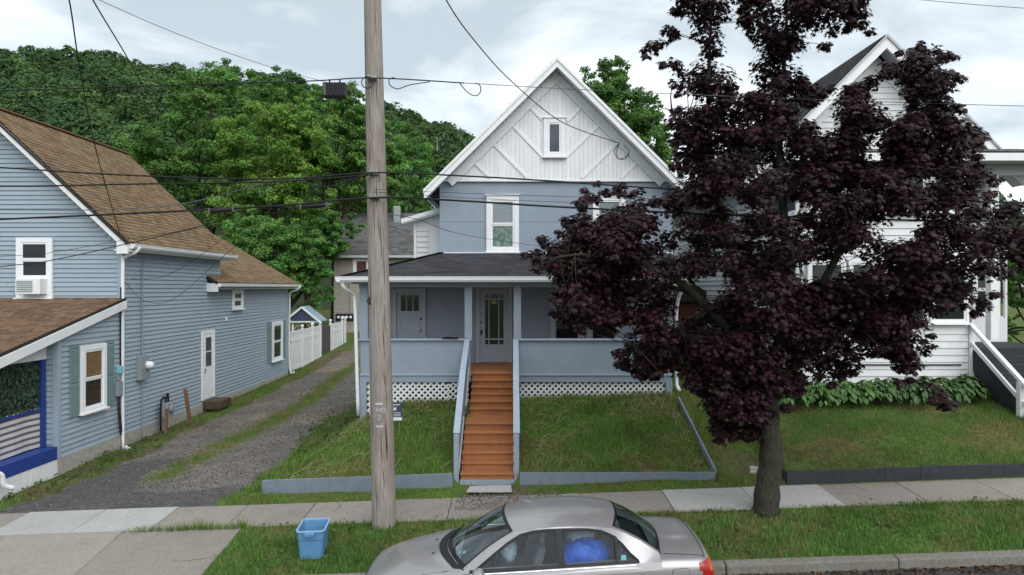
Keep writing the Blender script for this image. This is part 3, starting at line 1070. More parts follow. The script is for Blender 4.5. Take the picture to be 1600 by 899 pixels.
# left wing
q = MB()
q.prism([(-2.86, 20, 4.3), (-1.985, 20, 4.3), (-1.985, 20, 6.42), (-2.86, 20, 6.14)], (0, 6, 0))
q.build('wing_wall', 'white_paint', HOUSE)
siding(HOUSE, Fr((0, 20, 0)), -2.78, -2.45, 4.6, 5.95, 0.155, 'white_siding', proud=0.03)
q = MB()
q.prism([(-3.18, 19.72, 6.13), (-1.99, 19.72, 6.47), (-1.99, 19.72, 6.36), (-3.18, 19.72, 6.02)], (0, 6.5, 0))
q.build('wing_roof', 'white_paint', HOUSE)
q = MB()
q.prism([(-3.2, 19.69, 6.17), (-1.99, 19.69, 6.52), (-1.99, 19.69, 6.40), (-3.2, 19.69, 6.05)], (0, 0.028, 0))
q.build('wing_fascia', 'white_paint', HOUSE)
q = MB()
q.box(-2.87, -2.80, 19.96, 20.03, 4.3, 6.13)
q.build('corner_board', 'white_paint', HOUSE)

# porch roof
vr = Vector((0, 2.5, 0.69))
roof_plane(HOUSE, (-4.05, 16.2, 4.44), (1, 0, 0), vr, 8.4, vr.length, 'shingle_dark', (0.052, 0.052, 0.060), th=0.06, clip=lambda t: (0.818 * t, 8.4), name='porch_roof', ex=0.13)
vl = Vector((2.12, 0, 0.69))
roof_plane(HOUSE, (-4.05, 16.2, 4.44), (0, 1, 0), vl, 10.0, vl.length, 'shingle_dark', (0.048, 0.048, 0.055), th=0.06, clip=lambda t: (2.5 / vl.length * t, 10.0), name='porch_roof', ex=0.13)
board(HOUSE, (-4.05, 16.2, 4.462), (-1.93, 18.7, 5.15), 0.16, 0.025, 'shingle_dark', 'hip_cap')
q = MB()   # ceiling
q.box(-3.85, 4.2, 16.35, 18.7, 4.28, 4.32)
q.build('porch_ceiling', 'house_blue_lower', HOUSE)
q = MB()
q.box(-3.72, 3.9, 16.58, 16.74, 4.20, 4.275)
q.build('porch_header', 'house_blue_lower', HOUSE)


def gutter(parent, p, q_, mt='white_paint'):
    p, q_ = Vector(p), Vector(q_)
    d = (q_ - p).normalized()
    nn = d.cross(Vector((0, 0, 1)))
    prof = [(0, 0), (0.0, -0.11), (0.07, -0.12), (0.10, -0.07), (0.105, -0.005), (0.125, 0.0), (0.125, -0.015), (0.115, -0.015), (0.11, -0.08), (0.075, -0.13), (-0.01, -0.125), (-0.01, 0)]
    m_ = MB()
    m_.prism([p + nn * a + Vector((0, 0, b)) for a, b in prof], q_ - p)
    return m_.build('gutter', mt, parent)


gutter(HOUSE, (-4.06, 16.17, 4.45), (4.35, 16.17, 4.45))
gutter(HOUSE, (-4.08, 26, 4.45), (-4.08, 16.2, 4.45))


def downspout(parent, pts, r=0.042, mt='white_paint', name='downspout'):
    return MB().tube(spline(pts, 3), r, 8).build(name, mt, parent, smooth=True)


downspout(HOUSE, [(-4.02, 16.16, 4.34), (-3.98, 16.2, 4.18), (-3.83, 16.45, 4.05), (-3.80, 16.52, 3.8), (-3.76, 16.52, 2.4), (-3.72, 16.52, 1.1)])
downspout(HOUSE, [(4.25, 16.25, 4.34), (4.1, 16.5, 4.1), (4.02, 16.7, 3.6), (4.02, 16.7, 2.0), (4.03, 16.62, 1.78), (4.05, 16.5, 1.70)])
# porch floor, band, panels, posts
q = MB()
q.box(-3.70, 3.89, 16.62, 18.69, 2.06, 2.14)
q.build('porch_floor', 'orange_paint', HOUSE)
q = MB()
q.box(-3.70, -1.0, 16.60, 16.64, 1.89, 2.05)
q.box(0.06, 3.89, 16.60, 16.64, 1.89, 2.05)
q.build('rim_board', 'house_blue', HOUSE, bevel=0.004)
for a, b in ((-3.70, -0.99), (0.05, 3.89)):
    q = MB()
    q.box(a, b, 16.57, 16.62, 2.052, 2.085)
    q.build('moulding', 'house_blue_light', HOUSE, bevel=0.004)
    q = MB()
    q.box(a + 0.02, b - 0.02, 16.61, 16.66, 2.087, 2.90)
    q.build('railing_panel', 'house_blue', HOUSE)
    q = MB()
    q.box(a - 0.02, b + 0.02, 16.54, 16.74, 2.905, 2.945)
    q.build('railing_cap', 'house_blue_light', HOUSE, bevel=0.005)
for xx in (-3.68, 3.87):
    q = MB()
    q.box(xx - 0.02, xx + 0.02, 16.64, 18.68, 1.89, 2.90)
    q.build('side_panel', 'house_blue', HOUSE)
    q = MB()
    q.box(xx - 0.06, xx + 0.06, 16.74, 18.68, 2.905, 2.945)
    q.build('railing_cap', 'house_blue_light', HOUSE)
for a, b in ((-3.70, -3.50), (-1.15, -0.97), (0.04, 0.22), (3.69, 3.89)):
    q = MB()
    q.box(a, b, 16.56, 16.74, 2.95, 4.20)
    q.build('porch_post', 'house_blue', HOUSE, bevel=0.005)
for a in (-3.70, 3.74):
    q = MB()
    q.box(a, a + 0.16, 16.585, 16.7, 0.8, 1.888)
    q.build('foundation_post', 'house_blue', HOUSE, bevel=0.004)


# lattice: every slat its own piece
def lattice(parent, a0, a1, b0, b1, y, pitch=0.146, w_=0.046, tilt=0.0):
    for dirn in (1, -1):
        c = -(b1 - b0) * 1.2
        L_ = a1 - a0
        while c < L_ + (b1 - b0) * 1.2:
            # line a = c + t, b = b0 + dirn*t
            pts = []
            t0, t1 = 0, (b1 - b0)
            A0, A1 = (c, c + t1) if dirn > 0 else (c + t1, c)
            # clip in a
            pa, pb = (A0, b0), (A1, b1)
            def cut(pp, qq, lim, lower):
                (x0, y0), (x1, y1) = pp, qq
                if (x0 < lim) == (x1 < lim):
                    return (pp, qq) if ((x0 >= lim) if lower else (x0 <= lim)) else None
                tt = (lim - x0) / (x1 - x0)
                mid = (lim, y0 + (y1 - y0) * tt)
                if lower:
                    return (pp, mid) if x0 > lim else (mid, qq)
                return (pp, mid) if x0 < lim else (mid, qq)
            r = cut(pa, pb, 0.0, True)
            if r:
                r = cut(r[0], r[1], L_, False)
            if r and abs(r[0][1] - r[1][1]) > 0.03:
                (x0, zz0), (x1, zz1) = r
                yy = y - (0.010 if dirn > 0 else 0.0)
                board(parent, (a0 + x0, yy, zz0 + (x0 - L_ / 2) * tilt), (a0 + x1, yy, zz1 + (x1 - L_ / 2) * tilt), w_, 0.008, 'white_vinyl', 'lattice_slat', up=(0, -1, 0), bevel=0)
            c += pitch


lattice(HOUSE, -3.53, -1.55, 1.08, 1.885, 16.66)
lattice(HOUSE, -1.56, -1.06, 1.2, 1.885, 16.645, pitch=0.135, w_=0.036, tilt=0.12)
lattice(HOUSE, 0.20, 3.73, 1.25, 1.885, 16.66)

# doors
FD = Fr((0, 18.69, 0))


def door(name, a0, a1, b0, b1, panes, hw, mt='house_blue_light', trim='house_blue_light'):
    m_ = MB()
    m_.fbox(FD, a0, a0 + 0.10, b0, b1, 0.0, 0.06)
    m_.fbox(FD, a1 - 0.10, a1, b0, b1, 0.0, 0.06)
    m_.fbox(FD, a0 + 0.10, a1 - 0.10, b1 - 0.11, b1, 0.0, 0.058)
    m_.build('door_casing', 'house_trim', HOUSE, bevel=0.004)
    m_ = MB()
    m_.fbox(FD, a0 + 0.105, a1 - 0.105, b0 + 0.02, b1 - 0.115, 0.0, 0.03)
    do = m_.build(name, 'door_paint', HOUSE)
    for (p0, p1, r0, r1) in panes:
        m_ = MB()
        m_.fbox(FD, p0, p1, r0, r1, 0.028, 0.036)
        m_.build('pane', 'pane_dark', do)
    for (hx_, hz_, r, mt_) in hw:
        m_ = MB()
        m_.lathe([(r * 0.5, 0), (r, -0.02), (r, -0.05), (r * 0.6, -0.065)], (hx_, 18.66, hz_), 12, 'y')
        m_.build('handle', mt_, do, smooth=True)
    return do


mat('house_trim', (0.42, 0.43, 0.47), 0.5, var=0.05)
mat('door_paint', (0.36, 0.41, 0.47), 0.45, var=0.05)
dl = door('door', -3.26, -2.36, 2.14, 4.17, [(-3.04, -2.90, 3.55, 3.99), (-2.87, -2.72, 3.55, 3.99), (-2.69, -2.55, 3.55, 3.99)], [(-2.48, 3.34, 0.028, 'black'), (-2.48, 3.02, 0.034, 'brass')])
for r0, r1 in ((2.3, 3.36),):
    q = MB()
    q.fbox(FD, -3.05, -2.53, r0, r0 + 0.015, 0.03, 0.04)
    q.fbox(FD, -3.05, -2.53, r1 - 0.015, r1, 0.03, 0.04)
    q.fbox(FD, -3.05, -3.035, r0 + 0.015, r1 - 0.015, 0.03, 0.04)
    q.fbox(FD, -2.545, -2.53, r0 + 0.015, r1 - 0.015, 0.03, 0.04)
    q.build('door_panel', 'door_paint', dl)
a, b, c_, d_ = -0.735, -0.645, -0.375, -0.225
dm = door('door', -0.98, 0.0, 2.14, 4.25,
          [(-0.735, -0.645, 2.80, 3.86), (-0.615, -0.375, 2.80, 3.86), (-0.345, -0.235, 2.80, 3.86),
           (-0.735, -0.645, 3.90, 4.02), (-0.615, -0.375, 3.90, 4.02), (-0.345, -0.235, 3.90, 4.02),
           (-0.735, -0.645, 2.64, 2.76), (-0.615, -0.375, 2.64, 2.76), (-0.345, -0.235, 2.64, 2.76)],
          [(-0.835, 3.25, 0.03, 'metal_grey')])
q = MB()
q.fbox(FD, -0.86, -0.81, 2.90, 3.03, 0.03, 0.055)
q.build('lock_box', 'black', dm)
q = MB()
q.fbox(FD, -0.565, -0.42, 3.74, 3.84, 0.036, 0.039)
q.build('sticker', 'yellow_sticker', dm)
window(HOUSE, FD, 1.05, 1.95, 2.5, 4.12, cas=0.11, pane_mats=('pane_dark', 'pane_dark'), trim='house_trim', sash='house_blue_light', hood=False)
window(HOUSE, FD, 2.05, 2.95, 2.5, 4.12, cas=0.11, pane_mats=('pane_dark', 'pane_dark'), trim='house_trim', sash='house_blue_light', hood=False)

# steps
zs_, ys_ = 0.42, 13.35
STEP = []
ri = 0.147
for k in range(6):
    STEP.append((ys_ + 0.25 * k, zs_ + ri * k, zs_ + ri * (k + 1), ys_ + 0.25 * (k + 1) if k < 5 else 15.6, -1.0))
ri2 = (2.12 - (zs_ + ri * 6)) / 6
for k in range(5):
    STEP.append((15.6 + 0.2 * k, zs_ + ri * 6 + ri2 * k, zs_ + ri * 6 + ri2 * (k + 1), 15.6 + 0.2 * (k + 1), -0.96))
STEP.append((16.60, 2.12 - ri2, 2.12, None, -0.96))
for (y, za, zb, yb, xl) in STEP:
    q = MB()
    q.box(xl, 0.03, y, y + 0.02, za - 0.02, zb - 0.035)
    q.build('riser', 'orange_paint', HOUSE)
    if yb:
        q = MB()
        q.box(xl - 0.01, 0.035, y - 0.05, yb + 0.015, zb - 0.034, zb)
        q.build('tread', 'orange_paint', HOUSE, bevel=0.006)
q = MB()
q.box(-0.97, 0.035, 16.565, 16.62, 2.085, 2.142)
q.build('porch_nosing', 'orange_paint', HOUSE, bevel=0.006)
q = MB()
q.box(-1.02, 0.05, 13.30, 13.345, 0.30, 0.44)
q.build('kick_board', 'house_blue', HOUSE, bevel=0.004)
for xs, cap in ((-1.09, -1.09), (0.09, 0.09)):
    prof = [(16.54, 2.90), (15.15, 2.34), (13.42, 1.31)]
    low = [(13.42, 0.40), (14.85, 1.18), (15.6, 1.18), (16.54, 1.9)]
    q = MB()
    q.prism([(xs - 0.025, y, z) for y, z in prof + low], (0.05, 0, 0))
    q.build('stair_panel', 'house_blue', HOUSE)
    for (p, r) in ((prof[0], prof[1]), (prof[1], prof[2])):
        board(HOUSE, (xs, p[0], p[1] + 0.012), (xs, r[0], r[1] + 0.012), 0.13, 0.04, 'house_blue_light', 'stair_rail_cap')
    q = MB()
    q.box(xs - 0.05, xs + 0.05, 13.33, 13.418, 0.22, 1.30)
    q.build('newel_post', 'house_blue', HOUSE, bevel=0.005)
    # pale stringer trim on the tread side
    sx = xs + 0.045 if xs < 0 else xs - 0.05
    board(HOUSE, (sx, 13.45, 0.55), (sx, 14.8, 1.36), 0.03, 0.10, 'house_trim', 'stringer')
    board(HOUSE, (sx, 15.5, 1.48), (sx, 16.5, 2.22), 0.03, 0.10, 'house_trim', 'stringer')

# lawn edging boards
ed = empty('lawn_edging', (-3, 13.2, 0.4), 'weathered blue grey board edging the lawn left of the steps', 'edging', 'painted boards edging the lawn')
q = MB()
q.hexa([(-4.83, 13.18, 0.05), (-1.15, 13.18, 0.25), (-1.15, 13.225, 0.25), (-4.83, 13.225, 0.05), (-4.83, 13.18, 0.465), (-1.15, 13.18, 0.60), (-1.15, 13.225, 0.60), (-4.83, 13.225, 0.465)])
q.build('board', 'edge_paint', ed, bevel=0.005)
ed2 = empty('lawn_edging', (2, 13.2, 0.4), 'blue grey boards boxing the lawn right of the steps', 'edging', 'painted boards edging the lawn')
q = MB()
q.hexa([(0.15, 13.18, 0.2), (3.93, 13.18, 0.3), (3.93, 13.225, 0.3), (0.15, 13.225, 0.2), (0.15, 13.18, 0.615), (3.93, 13.18, 0.625), (3.93, 13.225, 0.625), (0.15, 13.225, 0.615)])
q.build('board', 'edge_paint', ed2, bevel=0.005)
for (ya, yb) in ((13.228, 14.7), (14.73, 16.2)):
    q = MB()
    f = lambda y: 0.64 + (y - 13.228) * 0.325
    q.hexa([(3.93, ya, f(ya) - 0.5), (3.975, ya, f(ya) - 0.5), (3.975, yb, f(yb) - 0.5), (3.93, yb, f(yb) - 0.5), (3.93, ya, f(ya)), (3.975, ya, f(ya)), (3.975, yb, f(yb)), (3.93, yb, f(yb))])
    q.build('board', 'edge_paint', ed2, bevel=0.005)
ed3 = empty('dark_edging', (8, 12.66, 0.5), 'charcoal boards edging the lawn before the white house', 'edging')
xb = [5.08, 6.9, 7.55, 9.5, 12.2, 14]
for i in range(len(xb) - 1):
    q = MB()
    a, b = xb[i] + 0.003, xb[i + 1] - 0.003
    za, zb = 0.345 + float(slope(a)), 0.345 + float(slope(b))
    q.hexa([(a, 12.62, za), (b, 12.62, zb), (b, 12.665, zb), (a, 12.665, za), (a, 12.62, za + 0.27), (b, 12.62, zb + 0.255), (b, 12.665, zb + 0.255), (a, 12.665, za + 0.27)])
    q.build('board', 'dark_board', ed3, bevel=0.005)
q = MB()
q.hexa([(5.06, 12.668, 0.5), (5.10, 12.668, 0.5), (5.10, 13.3, 0.6), (5.06, 13.3, 0.6), (5.06, 12.668, 0.79), (5.10, 12.668, 0.79), (5.10, 13.3, 0.9), (5.06, 13.3, 0.9)])
q.build('board', 'dark_board', ed3)

# things about the porch
q = MB()
q.prism([(-1.68, 16.52, 2.95), (-1.33, 16.5, 2.95), (-1.30, 16.5, 2.97), (-1.55, 16.51, 2.985), (-1.7, 16.52, 2.975)], (0, 0.22, 0))
q.build('folded_mat', 'black', label='dark folded mat lying on the porch railing cap', cat='mat')
ys = empty('yard_sign', (-2.62, 14.9, 1.0), 'small navy yard sign with white print behind the utility pole', 'sign')
q = MB()
q.box(-2.80, -2.40, 14.9, 14.912, 1.36, 1.68)
q.build('sign_board', 'sign_navy', ys)
q = MB()
q.box(-2.80, -2.40, 14.9, 14.912, 1.29, 1.358)
q.build('sign_strip', 'white_print', ys)
for (a0, a1, b0, b1) in [(-2.60, -2.52, 1.50, 1.505), (-2.60, -2.52, 1.58, 1.585), (-2.60, -2.595, 1.505, 1.58), (-2.525, -2.52, 1.505, 1.58), (-2.585, -2.535, 1.52, 1.565), (-2.60, -2.44, 1.625, 1.64), (-2.58, -2.43, 1.455, 1.465), (-2.58, -2.43, 1.42, 1.43), (-2.58, -2.43, 1.385, 1.395)]:
    q = MB()
    q.box(a0, a1, 14.894, 14.899, b0, b1)
    q.build('print_mark', 'white_print', ys)
for xx in (-2.74, -2.46):
    q = MB()
    q.tube([(xx, 14.906, 0.9), (xx, 14.906, 1.30)], 0.006, 6)
    q.build('stake_wire', 'metal_grey', ys)
q = MB()
q.prism([(-0.85, 12.68, 0.385), (0.0, 12.66, 0.39), (-0.02, 13.05, 0.405), (-0.8, 13.0, 0.40)], (0, 0, 0.012))
q.build('paving_stone', 'concrete_new', label='white painted stone pad at the foot of the orange steps', cat='paving')
q = MB()
q.prism([(4.62, 13.25, 0.56), (4.9, 13.15, 0.56), (5.0, 13.35, 0.62), (4.7, 13.5, 0.62)], (0, 0, 0.05))
q.build('flat_stone', 'flag_stone', label='pale flat stone lying on the grass behind the maple', cat='stone')

# ------------------------------------------------------------------ left house
LH = empty('house', (-13.3, 22, 0.3), 'light blue vinyl sided house with tan shingle roof beside the driveway', 'house')
WX = -10.0
rz_, rx_ = 8.80, -13.35
q = MB()
q.prism([(WX, 17.5, 0.0), (WX, 17.5, 5.40), (rx_, 17.5, 8.70), (-16.7, 17.5, 5.40), (-16.7, 17.5, 0.0)], (0, 5.9, 0))
q.build('wall', 'left_siding', LH)
q = MB()
q.box(-16.6, WX - 0.002, 23.38, 30.4, 0.0, 4.55)
q.build('wing_wall', 'left_siding', LH)
q = MB()
q.box(-16.7, WX - 0.001, 15.03, 17.49, 0.0, 3.2)
q.prism([(WX - 0.001, 15.03, 3.2), (WX - 0.001, 17.49, 3.2), (WX - 0.001, 17.49, 3.80), (WX - 0.001, 15.03, 3.22)], (-6.6, 0, 0))
q.build('bay_wall', 'left_siding', LH)
q = MB()
q.box(-16.8, WX + 0.03, 15.0, 30.43, -0.3, 0.425)
q.build('foundation', 'foundation', LH)
FS = Fr((WX, 0, 0), (0, 1, 0))
FF = Fr((0, 17.5, 0))
ex = 0.117
# long side boards: bay + main run, main upper, wing
siding(LH, FS, 15.1, 30.32, 0.43, 0.43 + 23 * ex, ex, 'left_siding')
siding(LH, FS, 17.6, 30.32, 0.43 + 23 * ex, 0.43 + 33 * ex, ex, 'left_siding')
siding(LH, FS, 15.1, 17.42, 0.43 + 23 * ex, 3.75, ex, 'left_siding', clip=lambda b: (max(15.1, 15.1 + (b - 3.2) / 0.24), 17.42))
siding(LH, FS, 17.6, 23.38, 0.43 + 33 * ex, 5.3, ex, 'left_siding')
siding(LH, FF, -16.6, WX - 0.1, 3.4, 8.6, ex, 'left_siding', clip=lambda b: (rx_ - min(3.25, 8.55 - b), rx_ + min(3.25, 8.55 - b)))
siding(LH, Fr((0, 15.03, 0)), -10.42, -10.08, 0.75, 3.1, ex, 'left_siding')
for (ya, za, zb) in ((17.49, 0.43, 5.3), (30.32, 0.43, 4.3)):
    q = MB()
    q.box(WX - 0.09, WX + 0.035, ya - 0.035, ya + 0.09, za, zb)
    q.build('corner_post', 'left_siding', LH, bevel=0.005)
q = MB()
q.box(WX - 0.09, WX + 0.035, 14.99, 15.11, 0.43, 3.15)
q.build('corner_post', 'left_siding', LH, bevel=0.005)
# roof
TAN = (0.225, 0.155, 0.093)
vt = Vector((-1, 0, 1))
roof_plane(LH, (-9.62, 17.15, 5.32), (0, 1, 0), (-1, 0, 0.94), 6.55, math.hypot(3.73, 3.73 * 0.94), 'shingle_brown', TAN, th=0.08, ex=0.145, tw=0.26)
roof_plane(LH, (-17.08, 17.15, 5.32), (0, 1, 0), (1, 0, 0.94), 6.55, math.hypot(3.73, 3.73 * 0.94), 'shingle_brown', TAN, th=0.08, ex=0.145)
board(LH, (rx_, 17.15, 8.845), (rx_, 23.72, 8.845), 0.26, 0.04, 'roof_ridge', 'ridge_cap') if 'roof_ridge' in MATS else None
mat('roof_ridge', (0.16, 0.10, 0.06), 0.9, var=0.2, scale=12)
board(LH, (rx_, 17.15, 8.83), (rx_, 23.72, 8.83), 0.24, 0.04, 'roof_ridge', 'ridge_cap')
vw = Vector((-1, 0, 0.58))
roof_plane(LH, (-9.60, 22.3, 4.36), (0, 1, 0), vw, 8.5, vw.length * 3.75, 'shingle_brown', TAN, th=0.08, name='wing_roof', ex=0.145, tw=0.26)
vs_ = Vector((0, 1, 0.237))
roof_plane(LH, (-16.9, 12.75, 2.80), (1, 0, 0), vs_, 7.02, vs_.length * 4.74, 'shingle_brown', (0.15, 0.095, 0.062), th=0.06, name='porch_roof', ex=0.14, tw=0.26)
# rake fascia on the main gable, on the porch roof, and gutters
for sgn, ex0 in ((1, -9.62), (-1, -17.08)):
    q = MB()
    q.prism([(rx_, 17.09, 8.78), (ex0, 17.09, 5.27), (ex0, 17.09, 5.04), (ex0 - sgn * 0.28, 17.09, 5.04), (ex0 - sgn * 0.28, 17.09, 5.34), (rx_, 17.09, 8.60)], (0, 0.055, 0))
    q.build('rake_board', 'white_vinyl', LH)
    q = MB()
    q.prism([(rx_, 17.06, 8.80), (ex0, 17.06, 5.30), (ex0, 17.06, 5.25), (rx_, 17.06, 8.74)], (0, 0.028, 0))
    q.build('drip_edge', 'black', LH)
    q = MB()
    q.prism([(rx_, 17.15, 8.62), (ex0, 17.15, 5.12), (ex0, 17.15, 5.09), (rx_, 17.15, 8.58)], (0, 0.35, 0))
    q.build('soffit', 'white_vinyl', LH)
q = MB()
q.box(-10.0, -9.63, 17.15, 23.6, 5.12, 5.15)
q.box(-9.66, -9.625, 17.15, 23.7, 5.13, 5.25)
q.build('eave_soffit', 'white_vinyl', LH)
q = MB()
q.box(-10.0, -9.61, 22.35, 30.75, 4.14, 4.17)
q.box(-10.03, -9.605, 22.31, 22.345, 4.05, 4.33)
q.build('eave_soffit', 'white_vinyl', LH)
gutter(LH, (-9.62, 17.2, 5.30), (-9.62, 23.7, 5.30), 'white_vinyl')
gutter(LH, (-9.60, 22.3, 4.33), (-9.60, 30.8, 4.33), 'white_vinyl')
q = MB()
q.prism([(-9.87, 12.75, 2.74), (-9.87, 17.45, 3.855), (-9.87, 17.45, 3.66), (-9.87, 12.75, 2.54)], (0.03, 0, 0))
q.build('rake_board', 'white_vinyl', LH)
# the front porch with its screen and striped cloth
q = MB()
q.prism([(-10.28, 12.85, 2.62), (-10.28, 15.02, 2.62), (-10.28, 15.02, 3.20), (-10.28, 12.85, 2.70)], (0.05, 0, 0))
q.build('porch_infill', 'white_vinyl', LH)
for zz in (2.78, 2.94):
    pass
q = MB()
q.box(-16.9, -9.98, 12.85, 15.02, 0.42, 0.70)
q.build('porch_band', 'cobalt', LH, bevel=0.01)
q = MB()
q.box(-16.9, -10.0, 12.88, 15.0, -0.5, 0.419)
q.build('porch_skirt', 'white_vinyl', LH)
for yy in np.arange(12.95, 15.0, 0.1):
    q = MB()
    q.box(-10.0, -9.992, yy, yy + 0.085, -0.3, 0.415)
    q.build('skirt_board', 'white_siding', LH)
for (y0, y1, zt) in ((14.86, 14.98, 2.62), (12.86, 12.96, 2.6)):
    q = MB()
    q.box(-10.34, -10.22, y0, y1, 0.702, zt)
    q.build('porch_post', 'cobalt', LH, bevel=0.005)
q = MB()
q.box(-10.33, -10.25, 12.97, 14.855, 1.50, 1.555)
q.build('porch_rail', 'cobalt', LH)
q = MB()
q.box(-10.42, -10.36, 12.95, 14.9, 0.7, 2.64)
q.build('porch_screen', 'black', LH)
z = 0.72
k = 0
while z < 1.52:
    h = 0.055 if k % 2 else 0.075
    q = MB()
    pts0 = [(-10.29 + 0.012 * math.sin(y * 9), y, z + 0.012 * math.sin(y * 3.1 + 1)) for y in np.linspace(12.9, 14.86, 14)]
    q.grid([[(p[0] + 0.003, p[1], p[2]) for p in pts0], [(p[0] + 0.003, p[1], p[2] + h) for p in pts0]])
    q.build('cloth_stripe', 'cloth_dark' if k % 2 else 'cloth_light', LH)
    z += h
    k += 1
n = 2300
C = np.stack([rng.uniform(-10.36, -10.26, n), rng.uniform(12.92, 14.86, n), rng.uniform(1.55, 2.62, n)], -1)
Nn = np.array([1.0, -0.35, 0.3]) + rng.normal(size=(n, 3)) * 0.45
cc = np.array([[0.075, 0.125, 0.085]]) * rng.uniform(0.45, 1.3, (n, 1))
o0 = np.array([-10.3, 13.9, 1.55])
link('ivy_screen', leaf_mesh('ivy_screen', C - o0, Nn, rng.uniform(0.07, 0.11, n), BROAD, cc, 'leaf_green', down=np.array([0, 0, -1.0])), tuple(o0), LH, kind='stuff')
# windows, shutters, door on the left house
window(LH, FF, -12.65, -11.73, 3.93, 5.46, cas=0.12, panes=3, pane_mats=('pane_dark', 'pane_dark'), hood=False, c0=0.034)
ac = empty('air_conditioner', (-12.15, 17.3, 3.95), 'white air conditioner set in the upper window of the left house', 'air conditioner')
q = MB()
q.box(-12.46, -11.84, 17.12, 17.47, 4.02, 4.42)
q.build('casing', 'white_vinyl', ac, bevel=0.015)
for k in range(6):
    q = MB()
    q.box(-12.42, -12.02, 17.108, 17.118, 4.08 + k * 0.05, 4.108 + k * 0.05)
    q.build('grille_slat', 'box_grey', ac)
window(LH, FS, 15.74, 16.70, 1.28, 2.84, cas=0.12, pane_mats=('pane_brown', 'pane_brown_dark'), hood=False, c0=0.034)


def shutter(a0, a1, b0, b1):
    q = MB()
    q.fbox(FS, a0, a0 + 0.04, b0, b1, 0.02, 0.055)
    q.fbox(FS, a1 - 0.04, a1, b0, b1, 0.02, 0.055)
    mid = (b0 + b1) / 2
    for c in (b0, mid - 0.03, b1 - 0.06):
        q.fbox(FS, a0 + 0.04, a1 - 0.04, c, c + 0.06, 0.02, 0.053)
    b = b0 + 0.07
    while b < b1 - 0.09:
        if not (mid - 0.06 < b < mid + 0.03):
            q.hexa([FS.p(a0 + 0.04, b, 0.05), FS.p(a1 - 0.04, b, 0.05), FS.p(a1 - 0.04, b, 0.02), FS.p(a0 + 0.04, b, 0.02), FS.p(a0 + 0.04, b + 0.032, 0.032), FS.p(a1 - 0.04, b + 0.032, 0.032), FS.p(a1 - 0.04, b + 0.032, 0.02), FS.p(a0 + 0.04, b + 0.032, 0.02)])
        b += 0.034
    q.build('shutter', 'shutter', LH)


shutter(15.38, 15.71, 1.25, 2.87)
shutter(16.73, 17.08, 1.25, 2.87)
window(LH, FS, 24.3, 25.2, 3.42, 4.12, cas=0.1, pane_mats=('pane_dark', 'pane_dark'), hood=False, c0=0.034)
window(LH, FS, 28.3, 29.55, 1.12, 2.76, cas=0.14, pane_mats=('pane_dark', 'pane_dark'), hood=False, c0=0.034)
shutter(27.85, 28.27, 1.1, 2.78)
shutter(29.58, 30.0, 1.1, 2.78)
q = MB()
q.fbox(FS, 21.93, 22.03, 0.55, 2.78, 0, 0.06)
q.fbox(FS, 22.77, 22.87, 0.55, 2.78, 0, 0.06)
q.fbox(FS, 22.03, 22.77, 2.68, 2.78, 0, 0.058)
q.build('door_casing', 'white_paint', LH)
q = MB()
q.fbox(FS, 22.035, 22.765, 0.56, 2.675, 0, 0.045)
dd = q.build('door', 'white_paint', LH)
for b0, b1 in ((1.62, 2.08), (2.12, 2.56)):
    q = MB()
    q.fbox(FS, 22.2, 22.6, b0, b1, 0.04, 0.052)
    q.build('pane', 'pane_mid', dd)
q = MB()
q.fbox(FS, 22.1, 22.14, 1.42, 1.56, 0.046, 0.085)
q.build('handle', 'metal_grey', dd)
q = MB()
q.fbox(FS, 23.75, 23.88, 3.02, 3.16, 0.02, 0.06)
q.build('vent', 'white_vinyl', LH, bevel=0.01)
downspout(LH, [(-9.52, 17.45, 5.22), (-9.6, 17.4, 5.08), (-9.88, 17.42, 4.95), (-9.93, 17.42, 4.6), (-9.93, 17.42, 0.45), (-9.8, 17.35, 0.14), (-9.7, 17.3, 0.1)], 0.045, 'white_vinyl')
downspout(LH, [(-9.5, 30.6, 4.25), (-9.6, 30.5, 4.1), (-9.88, 30.45, 3.95), (-9.92, 30.45, 3.5), (-9.92, 30.45, 0.6), (-9.7, 30.4, 0.45)], 0.045, 'white_vinyl')
downspout(LH, [(-10.02, 12.98, 0.62), (-9.9, 13.1, 0.62), (-9.86, 13.2, 0.55), (-9.86, 13.25, 0.36), (-9.76, 13.38, 0.26)], 0.05, 'white_vinyl')
# meters and boxes on the side wall: each a thing
em = empty('electric_meter', (-9.95, 18.35, 1.6), 'grey electric meter box with round glass meter on blue siding', 'meter')
q = MB()
q.fbox(FS, 18.12, 18.55, 1.72, 2.36, 0.02, 0.16)
q.build('meter_box', 'box_grey', em, bevel=0.01)
q = MB()
q.lathe([(0.11, 0), (0.11, 0.06), (0.085, 0.15), (0.05, 0.17)], FS.p(18.42, 2.10, 0.16), 16, 'x')
q.build('meter_dial', 'white_vinyl', em, smooth=True)
q = MB()
q.tube([FS.p(18.33, 2.36, 0.08), FS.p(18.33, 3.4, 0.07), FS.p(18.35, 4.7, 0.08), FS.p(18.4, 4.95, 0.12)], 0.022, 6)
q.build('conduit', 'box_grey', em)
q = MB()
q.tube([FS.p(18.33, 1.72, 0.08), FS.p(18.33, 0.3, 0.08)], 0.018, 6)
q.build('conduit', 'box_grey', em)
pb = empty('phone_box', (-9.95, 17.25, 1.2), 'small grey utility box beside the white downspout', 'utility box')
q = MB()
q.fbox(FS, 17.13, 17.34, 1.45, 1.82, 0.02, 0.13)
q.fbox(FS, 17.18, 17.30, 1.84, 2.0, 0.02, 0.10)
q.build('casing', 'box_grey', pb, bevel=0.012)
q = MB()
q.fbox(FS, 17.2, 17.34, 2.02, 2.2, 0.02, 0.14)
q.build('cover', 'paper_teal', pb, bevel=0.012)
q = MB()
